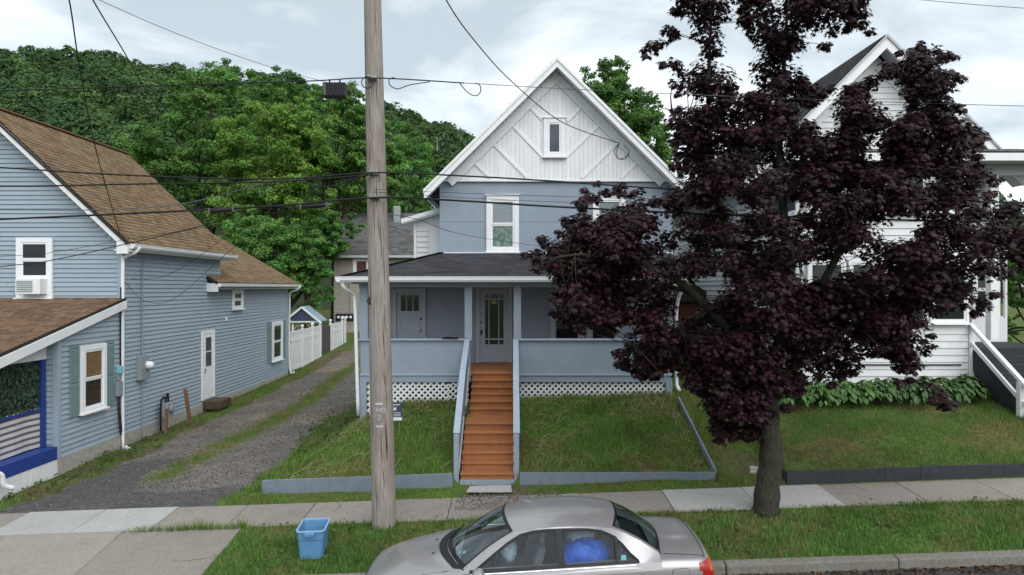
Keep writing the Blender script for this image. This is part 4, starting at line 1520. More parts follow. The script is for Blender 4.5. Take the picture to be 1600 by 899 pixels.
for k in range(3):
    a = 17.2 + 0.05 * k
    q.tube(spline([FS.p(a, 1.45, 0.07), FS.p(a - 0.05, 1.2, 0.10), FS.p(a + 0.03, 0.8, 0.08), FS.p(a + 0.1, 0.45, 0.08)], 4), 0.012, 5)
q.tube(spline([FS.p(17.36, 2.2, 0.05), FS.p(17.35, 3.0, 0.05), FS.p(17.37, 4.2, 0.05)], 3), 0.016, 5)
q.build('lead', 'cable', pb)
gm = empty('gas_meter', (-9.75, 19.2, 0.35), 'grey gas meter with pipes at the foot of the blue siding', 'meter')
q = MB()
q.box(-9.86, -9.62, 19.1, 19.42, 0.55, 0.95)
q.lathe([(0.10, 0), (0.12, 0.02), (0.12, 0.05), (0.05, 0.07)], (-9.62, 19.26, 0.78), 12, 'x')
q.build('meter_body', 'box_grey', gm, bevel=0.03)
q = MB()
q.tube(spline([(-9.8, 19.05, 0.2), (-9.8, 19.05, 0.9), (-9.78, 19.12, 1.1), (-9.74, 19.2, 1.08), (-9.74, 19.2, 0.95)], 4), 0.028, 7)
q.tube(spline([(-9.74, 19.34, 0.95), (-9.74, 19.36, 1.15), (-9.85, 19.5, 1.15), (-9.95, 19.7, 1.0)], 4), 0.028, 7)
q.build('pipe', 'black', gm, smooth=True)
MB().beam((-9.5, 18.75, 0.2), (-9.5, 18.78, 0.85), 0.07, 0.07, (0, 1, 0)).build('wooden_stake', 'stake', label='short wooden stake guarding the gas meter', cat='stake', group='wooden stakes by the siding')
MB().beam((-9.45, 20.05, 0.2), (-9.55, 19.95, 1.22), 0.09, 0.07, (0, 1, 0)).build('wooden_stake', 'stake', label='taller leaning wooden stake between gas meter and white door', cat='stake', group='wooden stakes by the siding')
q = MB()
q.box(-9.96, -9.4, 22.0, 22.9, 0.25, 0.52)
q.build('step_block', 'twig', label='low brown timber step below the white side door', cat='step', bevel=0.02)

# ------------------------------------------------------------------ fence beyond the left house
fe = empty('vinyl_fence', (-10, 33, 0.6), 'white vinyl panel fence with ball capped posts along the driveway', 'fence')
posts = [30.75, 32.55, 34.2, 35.6]


def fence_post(x, y, zt, parent):
    zb = z0(x, y) - 0.2
    q = MB()
    q.box(x - 0.06, x + 0.06, y - 0.06, y + 0.06, zb, zt)
    po = q.build('post', 'white_vinyl', parent)
    q = MB()
    q.lathe([(0.085, 0), (0.085, 0.03), (0.03, 0.05), (0.05, 0.07), (0.085, 0.13), (0.075, 0.19), (0.03, 0.23)], (x, y, zt), 10)
    q.build('cap', 'white_vinyl', po, smooth=True)


for i in range(len(posts) - 1):
    fence_post(-10, posts[i + 1], 2.20, fe)
    y0_, y1_ = posts[i] + 0.065, posts[i + 1] - 0.065
    for (b0, b1, th) in ((0.42, 0.58, 0.05), (1.70, 1.82, 0.05), (2.10, 2.20, 0.05)):
        q = MB()
        q.box(-10 - th / 2, -10 + th / 2, y0_, y1_, b0, b1)
        q.build('rail', 'white_vinyl', fe)
    yy = y0_
    while yy < y1_ - 0.05:
        q = MB()
        ye = min(yy + 0.2, y1_) - 0.006
        q.box(-10.012, -9.99, yy, ye, 0.58, 2.10)
        q.build('picket', 'white_vinyl', fe)
        yy += 0.2
gt = empty('wooden_gate', (-10, 36.3, 0.7), 'weathered dark wooden gate between white fence sections', 'gate')
yy = 35.68
while yy < 37.5:
    q = MB()
    q.box(-10.02, -9.98, yy, yy + 0.16, 0.45, 2.14 + random.uniform(-0.03, 0.05))
    q.build('plank', 'weathered', gt)
    yy += 0.17
fe2 = empty('vinyl_fence', (-10, 39, 0.8), 'far white vinyl fence section behind the weathered gate', 'fence')
for yy in (37.6, 40.2, 40.9):
    fence_post(-10, yy, 2.22, fe2)
for (b0, b1) in ((0.50, 0.66), (1.68, 1.80), (2.08, 2.18)):
    q = MB()
    q.box(-10.025, -9.975, 37.67, 40.13, b0, b1)
    q.build('rail', 'white_vinyl', fe2)
yy = 37.67
while yy < 40.1:
    q = MB()
    q.box(-10.012, -9.99, yy, min(yy + 0.2, 40.13) - 0.006, 0.66, 2.08)
    q.build('picket', 'white_vinyl', fe2)
    yy += 0.2
# wishing well roof
ww = empty('wishing_well', (-11.0, 36.5, 0.8), 'wishing well with pale blue metal gable roof behind the fence', 'well')
for xx in (-11.55, -10.5):
    for yy in (36.0, 37.0):
        q = MB()
        q.box(xx - 0.05, xx + 0.05, yy - 0.05, yy + 0.05, 0.7, 2.370)
        q.build('post', 'white_vinyl', ww)
        board(ww, (xx, yy, 1.900), (xx + (0.35 if xx < -11 else -0.35), yy, 2.330), 0.06, 0.06, 'well_wood', 'brace')
q = MB()
q.box(-11.8, -10.25, 35.85, 37.15, 2.350, 2.430)
q.build('frame', 'white_vinyl', ww)
for sgn in (-1, 1):
    for k in range(6):
        y0_ = 35.8 + 0.235 * k
        q = MB()
        xe = -11.02 + sgn * 0.95
        q.prism([(xe, y0_ + 0.004, 2.400), (-11.02, y0_ + 0.004, 3.170), (-11.02, y0_ + 0.004, 3.210), (xe, y0_ + 0.004, 2.440)], (0, 0.225, 0))
        q.build('roof_panel', 'tin_blue', ww)
    board(ww, (-11.02 + sgn * 0.93, 35.77, 2.400), (-11.02, 35.77, 3.160), 0.04, 0.10, 'white_vinyl', 'rake_board')
q = MB()
q.prism([(-11.75, 35.84, 2.440), (-10.3, 35.84, 2.440), (-11.02, 35.84, 3.070)], (0, 0.02, 0))
q.build('gable_panel', 'sign_navy', ww)
q = MB()
q.lathe([(0.62, 0), (0.62, 0.9), (0.54, 0.9), (0.54, 0.1)], (-11.02, 36.5, 0.75), 18)
q.build('well_ring', 'flag_stone', ww)

# ------------------------------------------------------------------ beige house at the back
BH = empty('house', (-8, 46, 1.4), 'beige back house with grey shingle roof at the end of the driveway', 'house')
q = MB()
q.box(-12.0, -1.0, 46, 54, 1.0, 6.35)
q.build('wall', 'beige_siding', BH)
FB = Fr((0, 46, 0))
siding(BH, FB, -12.0, -1.0, 1.75, 6.3, 0.19, 'beige_siding')
vb = Vector((0, 4.6, 3.3))
roof_plane(BH, (-12.6, 45.5, 6.35), (1, 0, 0), vb, 12.2, vb.length, 'shingle_dark', (0.115, 0.115, 0.115), th=0.15, ex=0.22, tw=0.4)
q = MB()
q.box(-12.6, -0.4, 45.44, 45.5, 6.18, 6.34)
q.build('fascia', 'house_trim', BH)
window(BH, FB, -10.7, -9.55, 5.05, 6.2, cas=0.2, panes=1, pane_mats=('pane_red', 'pane_red'), hood=False, c0=0.034)
window(BH, FB, -10.1, -9.0, 2.2, 3.85, cas=0.2, pane_mats=('pane_dark', 'pane_dark'), hood=False, c0=0.034)
mp_ = empty('meter_panel', (-11.2, 45.9, 2.0), 'row of four round electric meters on the beige back house', 'meter')
q = MB()
q.fbox(FB, -11.85, -10.65, 1.95, 2.42, 0.02, 0.12)
q.build('panel', 'black', mp_)
for k in range(4):
    q = MB()
    q.lathe([(0.10, 0), (0.10, -0.06), (0.06, -0.10)], FB.p(-11.65 + 0.27 * k, 2.19, 0.12), 14, 'y')
    q.build('meter_dial', 'white_vinyl', mp_, smooth=True)
q = MB()
q.tube(spline([FB.p(-10.9, 2.4, 0.08), FB.p(-10.9, 3.6, 0.08), FB.p(-11.0, 5.0, 0.1)], 4), 0.03, 6)
q.build('conduit', 'box_grey', mp_)
q = MB()
q.box(-8.55, -8.05, 49, 49.5, 8.6, 10.05)
q.build('chimney_flue', 'metal_grey', BH, bevel=0.08)

# red-brown shed glimpsed between the houses
sh = empty('shed', (6.1, 24, 1.7), 'rust red wooden shed glimpsed between the two front houses', 'shed')
for k in range(10):
    q = MB()
    q.box(5.75 + 0.13 * k, 5.75 + 0.13 * k + 0.122, 24, 24.05, 1.5, 3.7)
    q.build('plank', 'rust_red', sh)
q = MB()
q.box(5.6, 7.2, 24.06, 26, 1.5, 3.7)
q.build('wall', 'rust_red', sh)
q = MB()
q.prism([(5.5, 23.8, 3.7), (7.3, 23.8, 3.7), (6.4, 23.8, 4.3)], (0, 2.4, 0))
q.build('roof', 'roof_deck', sh)

# ------------------------------------------------------------------ white house on the right
WH = empty('house', (10.2, 19, 1.5), 'white clapboard house with enclosed two storey porch behind the maple', 'house')
q = MB()
q.prism([(6.8, 18.75, 1.0), (13.12, 18.75, 1.0), (13.12, 18.75, 7.4), (9.95, 18.75, 10.62), (6.8, 18.75, 7.4)], (0, 10, 0))
q.build('wall', 'white_siding', WH)
FR = Fr((0, 18.75, 0))
siding(WH, FR, 6.85, 13.1, 7.45, 10.5, 0.16, 'white_siding', clip=lambda b: (9.95 - max(0, 10.55 - b), 9.95 + max(0, 10.55 - b)))
siding(WH, FR, 11.3, 13.1, 2.8, 7.3, 0.16, 'white_siding')
FRS = Fr((6.8, 0, 0), (0, -1, 0))
siding(WH, FRS, -28, -18.8, 1.7, 7.3, 0.16, 'white_siding')
for sgn in (-1, 1):
    exr = 9.95 + sgn * 3.75
    roof_plane(WH, (exr, 18.2, 10.92 - 3.75), (0, 1, 0), (-sgn, 0, 1), 10.8, 3.75 * math.sqrt(2), 'shingle_dark', (0.10, 0.10, 0.105), th=0.06)
    q = MB()
    q.prism([(9.95, 18.12, 10.86), (exr, 18.12, 7.11), (exr, 18.12, 6.82), (9.95, 18.12, 10.55)], (0, 0.07, 0))
    q.build('rake_board', 'white_paint', WH)
    q = MB()
    q.prism([(9.95, 18.08, 10.91), (exr, 18.08, 7.16), (exr, 18.08, 7.09), (9.95, 18.08, 10.83)], (0, 0.035, 0))
    q.build('drip_edge', 'house_trim', WH)
    q = MB()
    q.prism([(9.95, 18.2, 10.72), (exr, 18.2, 6.97), (exr, 18.2, 6.93), (9.95, 18.2, 10.68)], (0, 0.5, 0))
    q.build('soffit', 'house_trim', WH)
    q = MB()
    q.prism([(9.95, 18.70, 10.42), (9.95 + sgn * 3.2, 18.70, 7.22), (9.95 + sgn * 3.2, 18.70, 7.0), (9.95, 18.70, 10.18)], (0, 0.03, 0))
    q.build('frieze_board', 'white_paint', WH)
# enclosed porch
q = MB()
q.box(7.05, 11.1, 16.6, 18.74, 1.0, 7.2)
q.build('porch_wall', 'white_siding', WH)
FP = Fr((0, 16.6, 0))
siding(WH, FP, 7.06, 11.08, 1.7, 3.3, 0.17, 'white_siding', proud=0.025)
siding(WH, FP, 7.06, 11.08, 4.95, 5.95, 0.17, 'white_siding', proud=0.025)
FPL = Fr((7.05, 0, 0), (0, -1, 0))
siding(WH, FPL, -18.7, -16.6, 1.7, 3.3, 0.17, 'white_siding', proud=0.025)
siding(WH, FPL, -18.7, -16.6, 4.95, 5.95, 0.17, 'white_siding', proud=0.025)
for i in range(4):
    a = 7.15 + i * 0.99
    window(WH, FP, a, a + 0.93, 3.33, 4.85, cas=0.07, panes=1, pane_mats=('pane_dark', 'pane_dark'), hood=False, c0=0.034)
    window(WH, FP, a, a + 0.93, 6.0, 7.08, cas=0.07, panes=1, pane_mats=('pane_dark', 'pane_dark'), hood=False, c0=0.034)
for i in range(2):
    a = -18.65 + i * 1.02
    window(WH, FPL, a, a + 0.95, 3.33, 4.85, cas=0.07, panes=1, pane_mats=('pane_mid', 'pane_mid'), hood=False, c0=0.034)
    window(WH, FPL, a, a + 0.95, 6.0, 7.08, cas=0.07, panes=1, pane_mats=('pane_mid', 'pane_mid'), hood=False, c0=0.034)
q = MB()
q.box(7.5, 10.9, 16.55, 16.575, 2.30, 2.33)
q.build('dark_strip', 'black', WH)
# top eave of the two-storey porch
vp = Vector((0, 2.5, 0.55))
roof_plane(WH, (6.7, 16.2, 7.42), (1, 0, 0), vp, 7.4, vp.length, 'shingle_dark', (0.12, 0.12, 0.125), th=0.05, clip=lambda t: (0.6 * t, 7.4 - 0.2 * t), name='porch_roof')
q = MB()
q.box(6.7, 14.1, 16.17, 16.22, 7.20, 7.38)
q.build('fascia', 'white_paint', WH)
q = MB()
q.box(6.7, 14.1, 16.22, 18.7, 7.21, 7.25)
q.build('soffit', 'house_trim', WH)
q = MB()
q.box(11.15, 13.4, 16.75, 16.95, 6.95, 7.205)
q.build('beam', 'house_trim', WH)
for (a, b, zb_, zt) in ((11.75, 11.95, 2.9, 6.94), (13.2, 13.4, 2.9, 6.94)):
    q = MB()
    q.box(a, b, 16.75, 16.95, zb_, zt)
    q.build('porch_post', 'white_paint', WH, bevel=0.005)
downspout(WH, [(14.0, 18.4, 6.9), (13.9, 18.5, 6.5), (13.5, 18.6, 6.2), (13.47, 18.65, 5.5), (13.47, 18.65, 2.0)], 0.05)
# entrance landing, door and steps
q = MB()
q.box(11.12, 13.4, 16.6, 18.7, 1.3, 2.72)
q.build('landing', 'dark_board', WH)
q = MB()
q.fbox(FR, 11.5, 12.4, 2.75, 4.85, 0.03, 0.08)
dw = q.build('door', 'rust_red', WH)
q = MB()
q.fbox(FR, 11.7, 12.2, 3.6, 4.6, 0.08, 0.09)
q.build('pane', 'pane_dark', dw)
window(WH, FR, 12.6, 13.35, 3.4, 4.9, cas=0.1, pane_mats=('pane_dark', 'pane_dark'), c0=0.02, hood=False)
q = MB()
q.box(12.45, 13.42, 18.5, 18.56, 2.72, 3.36)
q.build('porch_panel', 'white_siding', WH)
for k in range(8):
    y = 16.6 - 0.26 * (k + 1)
    zt = 2.72 - 0.175 * (k + 1) + 0.0
    q = MB()
    q.box(11.25, 12.9, y, y + 0.275, zt - 0.04, zt)
    q.build('tread', 'dark_board', WH, bevel=0.005)
    q = MB()
    q.box(11.25, 12.9, y + 0.255, y + 0.273, zt + 0.001, zt + 0.135)
    q.build('riser', 'dark_board', WH)
q = MB()
q.prism([(11.18, 16.6, 2.72), (11.18, 14.5, 1.28), (11.18, 14.5, 0.9), (11.18, 14.9, 0.95), (11.18, 16.6, 2.2)], (0.05, 0, 0))
q.build('stringer', 'dark_board', WH)
hr = [(11.14, 16.62, 3.30), (11.14, 14.93, 2.12)]
board(WH, hr[0], (11.14, 14.5, 1.85), 0.10, 0.08, 'white_paint', 'handrail')
board(WH, (11.14, 16.60, 2.86), (11.14, 14.5, 1.42), 0.05, 0.09, 'white_paint', 'lower_rail')
q = MB()
q.box(11.07, 11.21, 14.88, 15.0, 0.9, 2.12)
q.build('newel_post', 'white_paint', WH, bevel=0.006)
q = MB()
q.box(11.09, 11.23, 16.56, 16.70, 1.5, 3.30)
q.build('newel_post', 'white_paint', WH, bevel=0.006)

# hostas along the white porch
for i in range(13):
    hx_ = 6.35 + i * 0.37 + random.uniform(-0.06, 0.06)
    hy_ = 16.0 + random.uniform(-0.12, 0.18)
    r = random.uniform(0.38, 0.52)
    k = 120
    th = rng.uniform(0, 2 * math.pi, k)
    rr = r * np.sqrt(rng.random(k))
    b = np.array([hx_, hy_, z0(hx_, hy_)])
    C = np.stack([np.cos(th) * rr, np.sin(th) * rr, 0.52 * (1 - (rr / r) ** 2 * 0.75) + rng.uniform(-0.06, 0.05, k)], -1)
    Nn = np.stack([np.cos(th) * rr / r * 0.9, np.sin(th) * rr / r * 0.9, np.full(k, 0.75)], -1) + rng.normal(size=(k, 3)) * 0.15
    dn = np.stack([np.cos(th), np.sin(th), np.full(k, -0.5)], -1) * 2.2
    tint = np.array([0.085, 0.185, 0.042]) if i < 6 else np.array([0.066, 0.140, 0.040])
    cc = tint[None] * rng.uniform(0.6, 1.35, (k, 1))
    root = empty('hosta', tuple(b), ['leftmost', 'second', 'third', 'fourth', 'fifth', 'sixth', 'seventh', 'eighth', 'ninth', 'tenth', 'eleventh', 'twelfth', 'rightmost'][i] + ' hosta from the left in the row below the white porch'.replace(' from the left', '' if i in (0, 12) else ' from the left'), 'plant', 'hostas along the white porch')
    link('leaves', leaf_mesh('leaves', C, Nn, rng.uniform(0.12, 0.23, k), BROAD, cc, 'hosta', down=dn), tuple(b), root, kind='stuff')

# ------------------------------------------------------------------ purple maple
MD = 11.4
mbase = (4.24, MD, z0(4.24, MD))
MAP = empty('maple_tree', mbase, 'large dark purple leaved maple standing on the grass strip', 'tree')
POLY = [
    ([(1045, -90), (1180, -90), (1172, 60), (1148, 120), (1158, 215), (1062, 222), (1046, 170), (1066, 110), (1014, 88), (1020, 62), (1058, 50)], 1.0, 26),
    ([(1172, -90), (1330, -90), (1352, 28), (1358, 48), (1300, 58), (1262, 92), (1262, 140), (1160, 150)], 1.1, 30),
    ([(1052, 215), (1150, 140), (1262, 140), (1330, 185), (1415, 205), (1480, 235), (1538, 262), (1556, 325), (1596, 350), (1604, 410), (1560, 470), (1500, 480), (1430, 490), (1445, 540), (1425, 562), (1330, 540), (1262, 585), (1240, 640), (1205, 640), (1190, 690), (1140, 690), (1110, 620), (1040, 580), (968, 560), (990, 505), (1000, 470), (950, 490), (915, 530), (890, 508), (862, 495), (880, 455), (832, 408), (860, 374), (905, 348), (910, 305), (960, 295), (1030, 312), (1056, 270)], 2.1, 205),
    ([(1320, 200), (1395, 100), (1440, 70), (1488, 90), (1492, 128), (1455, 195), (1470, 160), (1530, 205), (1534, 265), (1420, 262)], 1.0, 30),
    ([(1040, 370), (1330, 370), (1340, 500), (1240, 570), (1090, 575)], 1.5, 34),
    ([(1090, 560), (1215, 560), (1212, 640), (1195, 690), (1132, 690), (1100, 630)], 0.8, 20),
    ([(1240, 520), (1330, 520), (1345, 575), (1300, 600), (1235, 585)], 0.7, 9),
    ([(1445, 600), (1500, 600), (1502, 630), (1480, 640), (1448, 625)], 0.2, 3),
    ([(1548, 318), (1600, 312), (1640, 330), (1640, 420), (1570, 420)], 0.7, 10),
    ([(1310, 440), (1440, 440), (1450, 545), (1400, 565), (1330, 560)], 0.8, 14),
    ([(1255, 150), (1330, 130), (1400, 110), (1450, 190), (1440, 270), (1300, 280)], 0.8, 26),
    ([(1230, 200), (1480, 230), (1540, 330), (1480, 470), (1330, 500), (1230, 470)], 1.6, 34),
    ([(834, 392), (912, 306), (1000, 306), (1000, 510), (912, 528), (862, 494), (876, 450)], 0.9, 30),
    ([(1110, 655), (1150, 655), (1150, 695), (1125, 700)], 0.3, 4),
    ([(1395, 540), (1440, 545), (1438, 600), (1405, 600)], 0.3, 3),
    ([(962, 545), (1060, 550), (1060, 592), (985, 590)], 0.4, 8),
]
HOLES = [(1160, 95, 15, 50), (1290, 182, 18, 24), (1392, 160, 24, 22), (1368, 238, 14, 16), (1275, 105, 16, 26), (1330, 95, 30, 34), (1230, 328, 10, 12),  (1404, 355, 20, 12), (1500, 575, 40, 40), (1330, 405, 10, 9), (1115, 450, 16, 12), (930, 330, 9, 9), (1075, 470, 18, 20), (1265, 425, 12, 10)]


def inside(poly, x, y):
    c = False
    j = len(poly) - 1
    for i in range(len(poly)):
        xi, yi = poly[i]
        xj, yj = poly[j]
        if (yi > y) != (yj > y) and x < (xj - xi) * (y - yi) / (yj - yi) + xi:
            c = not c
        j = i
    return c


def edist(poly, x, y):
    best = 1e9
    for i in range(len(poly)):
        ax, ay = poly[i]
        bx2, by2 = poly[(i + 1) % len(poly)]
        t = max(0, min(1, ((x - ax) * (bx2 - ax) + (y - ay) * (by2 - ay)) / ((bx2 - ax) ** 2 + (by2 - ay) ** 2 + 1e-9)))
        best = min(best, math.hypot(x - ax - t * (bx2 - ax), y - ay - t * (by2 - ay)))
    return best


cs, rs = [], []
for poly, thick, cnt in POLY:
    xs = [p[0] for p in poly]
    ys2 = [p[1] for p in poly]
    got = 0
    tries = 0
    cnt = int(cnt * 2.7)
    while got < cnt and tries < 20000:
        tries += 1
        x, y = random.uniform(min(xs), max(xs)), random.uniform(min(ys2), max(ys2))
        if not inside(poly, x, y):
            continue
        e_ = edist(poly, x, y)
        r = random.uniform(0.20, 0.40)
        if e_ < r * 94 * 0.55:
            r = max(0.13, e_ / 94 / 0.75)
        if any(((x - hx2) / (a + r * 60)) ** 2 + ((y - hy2) / (b + r * 50)) ** 2 < 1 for hx2, hy2, a, b in HOLES):
            continue
        t = min(thick, 0.35 + e_ / 94 * 1.15)
        dd_ = MD + random.uniform(-t, t) * 0.95
        c = P(x, y, dd_)
        if c.z < z0(c.x, c.y) + 0.7:
            continue
        cs.append(tuple(c))
        rs.append(r)
        got += 1
for poly, thick, cnt in POLY[:4]:
    for i in range(len(poly)):
        (ax, ay), (bx2, by2) = poly[i], poly[(i + 1) % len(poly)]
        for k in range(int(math.hypot(bx2 - ax, by2 - ay) / 13)):
            t = random.random()
            x, y = ax + (bx2 - ax) * t + random.gauss(0, 7), ay + (by2 - ay) * t + random.gauss(0, 7)
            if any(((x - hx2) / (a + 6)) ** 2 + ((y - hy2) / (b + 6)) ** 2 < 1 for hx2, hy2, a, b in HOLES):
                continue
            c = P(x, y, MD + random.uniform(-0.5, 0.5) * thick)
            if c.z > z0(c.x, c.y) + 0.9 and c.z > 2.0:
                cs.append(tuple(c))
                rs.append(random.uniform(0.08, 0.15))
cs, rs = np.array(cs), np.array(rs)
per = np.clip(1120 * rs ** 2 + 16, 18, 170).astype(int)
C, Nn, K = clump_leaves(cs, rs, per, flat=0.62, shell=0.25)
Nn = Nn + np.array([0, -0.12, 0.45])
base_c = np.array([0.0225, 0.0090, 0.0118])
br = rng.uniform(0.7, 1.35, len(cs))[K] * rng.uniform(0.65, 1.5, len(C))
col = base_c[None] * br[:, None]
red = (rng.random(len(C)) < 0.07)
col[red] *= np.array([1.9, 0.9, 0.85])
S = rng.uniform(0.065, 0.130, len(C))
mb0 = np.array(mbase)
link('crown', leaf_mesh('crown', C - mb0, Nn, S, MAPLE, col, 'leaf_purple', down=np.array([0, 0, -0.9])), mbase, MAP, kind='stuff')
q = MB()
tp = [P(1197, 828, MD), P(1197, 800, MD), P(1199, 760, MD), P(1204, 720, MD), P(1203, 680, MD), P(1199, 640, MD), P(1194, 612, MD)]
rr_ = [0.27, 0.21, 0.19, 0.18, 0.175, 0.185, 0.185]
trunk = spline(tp, 5)
trr = list(np.interp(np.linspace(0, 6, len(trunk)), range(7), rr_))
trr = [r * (1 + 0.05 * math.sin(i * 1.7)) for i, r in enumerate(trr)]
q.tube(trunk, trr, 18)
# roughen the trunk outline a little
for v in q.v:
    ax = 4.24
    a = math.atan2(v.y - MD, v.x - ax)
    s = 1 + 0.05 * math.sin(a * 5 + v.z * 3) + 0.03 * math.sin(a * 9 - v.z * 5)
    v.x = ax + (v.x - ax) * s if v.z < 2.0 else v.x
q.build('trunk', 'bark', MAP, smooth=True)
fork = P(1195, 616, MD)
LIMBS = [([(1198, 620), (1212, 560), (1232, 480), (1228, 380), (1218, 240), (1225, 100), (1235, -60)], 0.145, 0.0),
         ([(1192, 625), (1180, 560), (1165, 480), (1140, 380), (1110, 240), (1108, 100), (1115, -40)], 0.13, 0.3),
         ([(1188, 600), (1140, 520), (1060, 440), (980, 405), (910, 398), (862, 404)], 0.09, -0.8),
         ([(1190, 590), (1120, 540), (1040, 520), (990, 540)], 0.06, -0.6),
         ([(1205, 600), (1260, 560), (1330, 510), (1400, 470), (1500, 420), (1560, 370)], 0.09, -0.5),
         ([(1210, 560), (1270, 470), (1340, 340), (1400, 220), (1445, 110)], 0.09, 0.5),
         ([(1185, 600), (1150, 540), (1100, 470), (1000, 440), (930, 470), (890, 500)], 0.06, 0.7),
         ([(1222, 400), (1300, 300), (1400, 270), (1500, 250)], 0.06, 0.9),
         ([(1200, 620), (1215, 600), (1222, 560), (1240, 500), (1300, 420)], 0.07, 1.2)]
ends = []
for pts, r0, dy in LIMBS:
    q = MB()
    p3 = []
    for i, (x, y) in enumerate(pts):
        t = i / (len(pts) - 1)
        p3.append(P(x, y, MD + dy * t))
    sp = spline(p3, 5)
    q.tube(sp, list(np.linspace(r0, 0.010, len(sp))), 9)
    q.build('limb', 'bark', MAP, smooth=True)
    ends += sp[8:]
q = MB()
for i in range(len(cs)):
    if i % 2:
        continue
    c = Vector(cs[i])
    near = min(ends, key=lambda e2: (e2 - c).length)
    if 0.15 < (near - c).length < 0.9:
        limb(q, near, c, 0.009, 0.003, 0.1, 5, 5)
q.build('twigs', 'bark', MAP, kind='stuff', smooth=True)

# ------------------------------------------------------------------ utility pole
PD = 11.38
pbz = z0(-2.13, PD)
POLE = empty('utility_pole', (-2.13, PD, pbz), 'weathered wooden utility pole with number tags before the blue house', 'utility pole')
q = MB()
zt = 12.2
n_ = 26
pts, rad_ = [], []
for i in range(n_):
    t = i / (n_ - 1)
    z = pbz - 0.4 + (zt - pbz + 0.4) * t
    x = -2.13 - 0.0222 * (z - pbz)
    pts.append((x, PD, z))
    rad_.append(0.200 - 0.0066 * (z - pbz))
q.tube(pts, rad_, 28)
q.build('shaft', 'pole_wood', POLE, smooth=True)


def on_pole(z, da=0.0):
    x = -2.13 - 0.0222 * (z - pbz)
    r = 0.200 - 0.0066 * (z - pbz)
    return Vector((x + r * math.sin(da), PD - r * math.cos(da), z))


def text_mesh(name, body, size, loc, parent, mt, rot=0.0, ext=0.002):
    cu = bpy.data.curves.new('t', 'FONT')
    cu.body = body
    cu.size = size
    cu.extrude = ext
    cu.align_x = 'CENTER'
    cu.resolution_u = 3
    ob = bpy.data.objects.new('t', cu)
    COL.objects.link(ob)
    dg = bpy.context.evaluated_depsgraph_get()
    me = bpy.data.meshes.new_from_object(ob.evaluated_get(dg))
    bpy.data.objects.remove(ob)
    me.transform(Matrix.Rotation(rot, 4, 'Z') @ Matrix.Rotation(R(90), 4, 'X'))
    me.materials.clear()
    me.materials.append(MATS[mt])
    me.name = name
    return link(name, me, loc, parent)


mat('tag_metal', (0.55, 0.56, 0.58), 0.4, var=0.1, metal=0.3)
zc = CAMZ - (641 - 449.5) / F * PD * 0.985
text_mesh('number', '4', 0.115, on_pole(zc - 0.04, -0.22) + Vector((0, -0.012, 0)), POLE, 'tag_metal', -0.2)
text_mesh('number', '4', 0.115, on_pole(zc - 0.04, 0.08) + Vector((0, -0.012, 0)), POLE, 'tag_metal', 0.05)
text_mesh('number', '0', 0.115, on_pole(zc - 0.04, 0.40) + Vector((0, -0.012, 0)), POLE, 'tag_metal', 0.3)
text_mesh('number', '2', 0.115, on_pole(zc - 0.16, -0.02) + Vector((0, -0.012, 0)), POLE, 'tag_metal', 0.0)
for zz in (zc + 0.09, zc - 0.28):
    q = MB()
    q.grid([[on_pole(zz + h, a) + Vector((0, -0.006, 0)) for a in np.linspace(-0.35, 0.3, 7)] for h in (0, 0.03)])
    q.build('tag_strip', 'tag_metal', POLE)
# dark knot and split
q = MB()
kz = CAMZ - (470 - 449.5) / F * PD
q.lathe([(0.07, 0), (0.06, -0.008), (0.03, -0.012)], on_pole(kz, -0.72) + Vector((0, 0.012, 0)), 10, 'y')
q.build('knot', 'bark', POLE)
q = MB()
for (a0, za, zb) in [(0.55, 1.35, 2.05), (0.30, 5.0, 5.5), (-0.5, 6.2, 6.6)] + [(random.uniform(-1.1, 1.1), zq, zq + random.uniform(0.25, 0.9)) for zq in np.linspace(0.5, 8.4, 20)]:
    s0 = [on_pole(za + (zb - za) * t, a0 + 0.03 * math.sin(7 * t)) + Vector((0, -0.001, 0)) for t in np.linspace(0, 1, 8)]
    q.tube(s0, [r_ * (1.0 if a0 == 0.55 else 0.45) for r_ in (0.003, 0.007, 0.011, 0.012, 0.011, 0.009, 0.006, 0.002)], 5)
q.build('crack', 'bark', POLE)
for py, w_ in ((122, 0.16), (271, 0.15), (309, 0.15)):
    zz = CAMZ - (py - 449.5) / F * (PD - 0.2)
    q = MB()
    c = on_pole(zz)
    q.box(c.x - w_ / 2, c.x + w_ / 2, c.y - 0.07, c.y + 0.01, zz - 0.022, zz + 0.022)
    for dx in (-0.06, 0.0, 0.06):
        q.lathe([(0.014, 0.02), (0.014, 0.055), (0.005, 0.06)], (c.x + dx, c.y - 0.04, zz), 8)
    q.build('clamp', 'metal_grey', POLE)

WD = PD - 0.24     # wires run on the street side of the pole


def wire(px_pts, r, mt, label, cat='cable', d=WD, name='overhead_cable', group=None, n=6):
    pts = [P(p[0], p[1], p[2] if len(p) > 2 else d) for p in px_pts]
    q = MB()
    q.tube(spline(pts, n), r, 6)
    return q.build(name, mt, label=label, cat=cat, group=group, smooth=True)


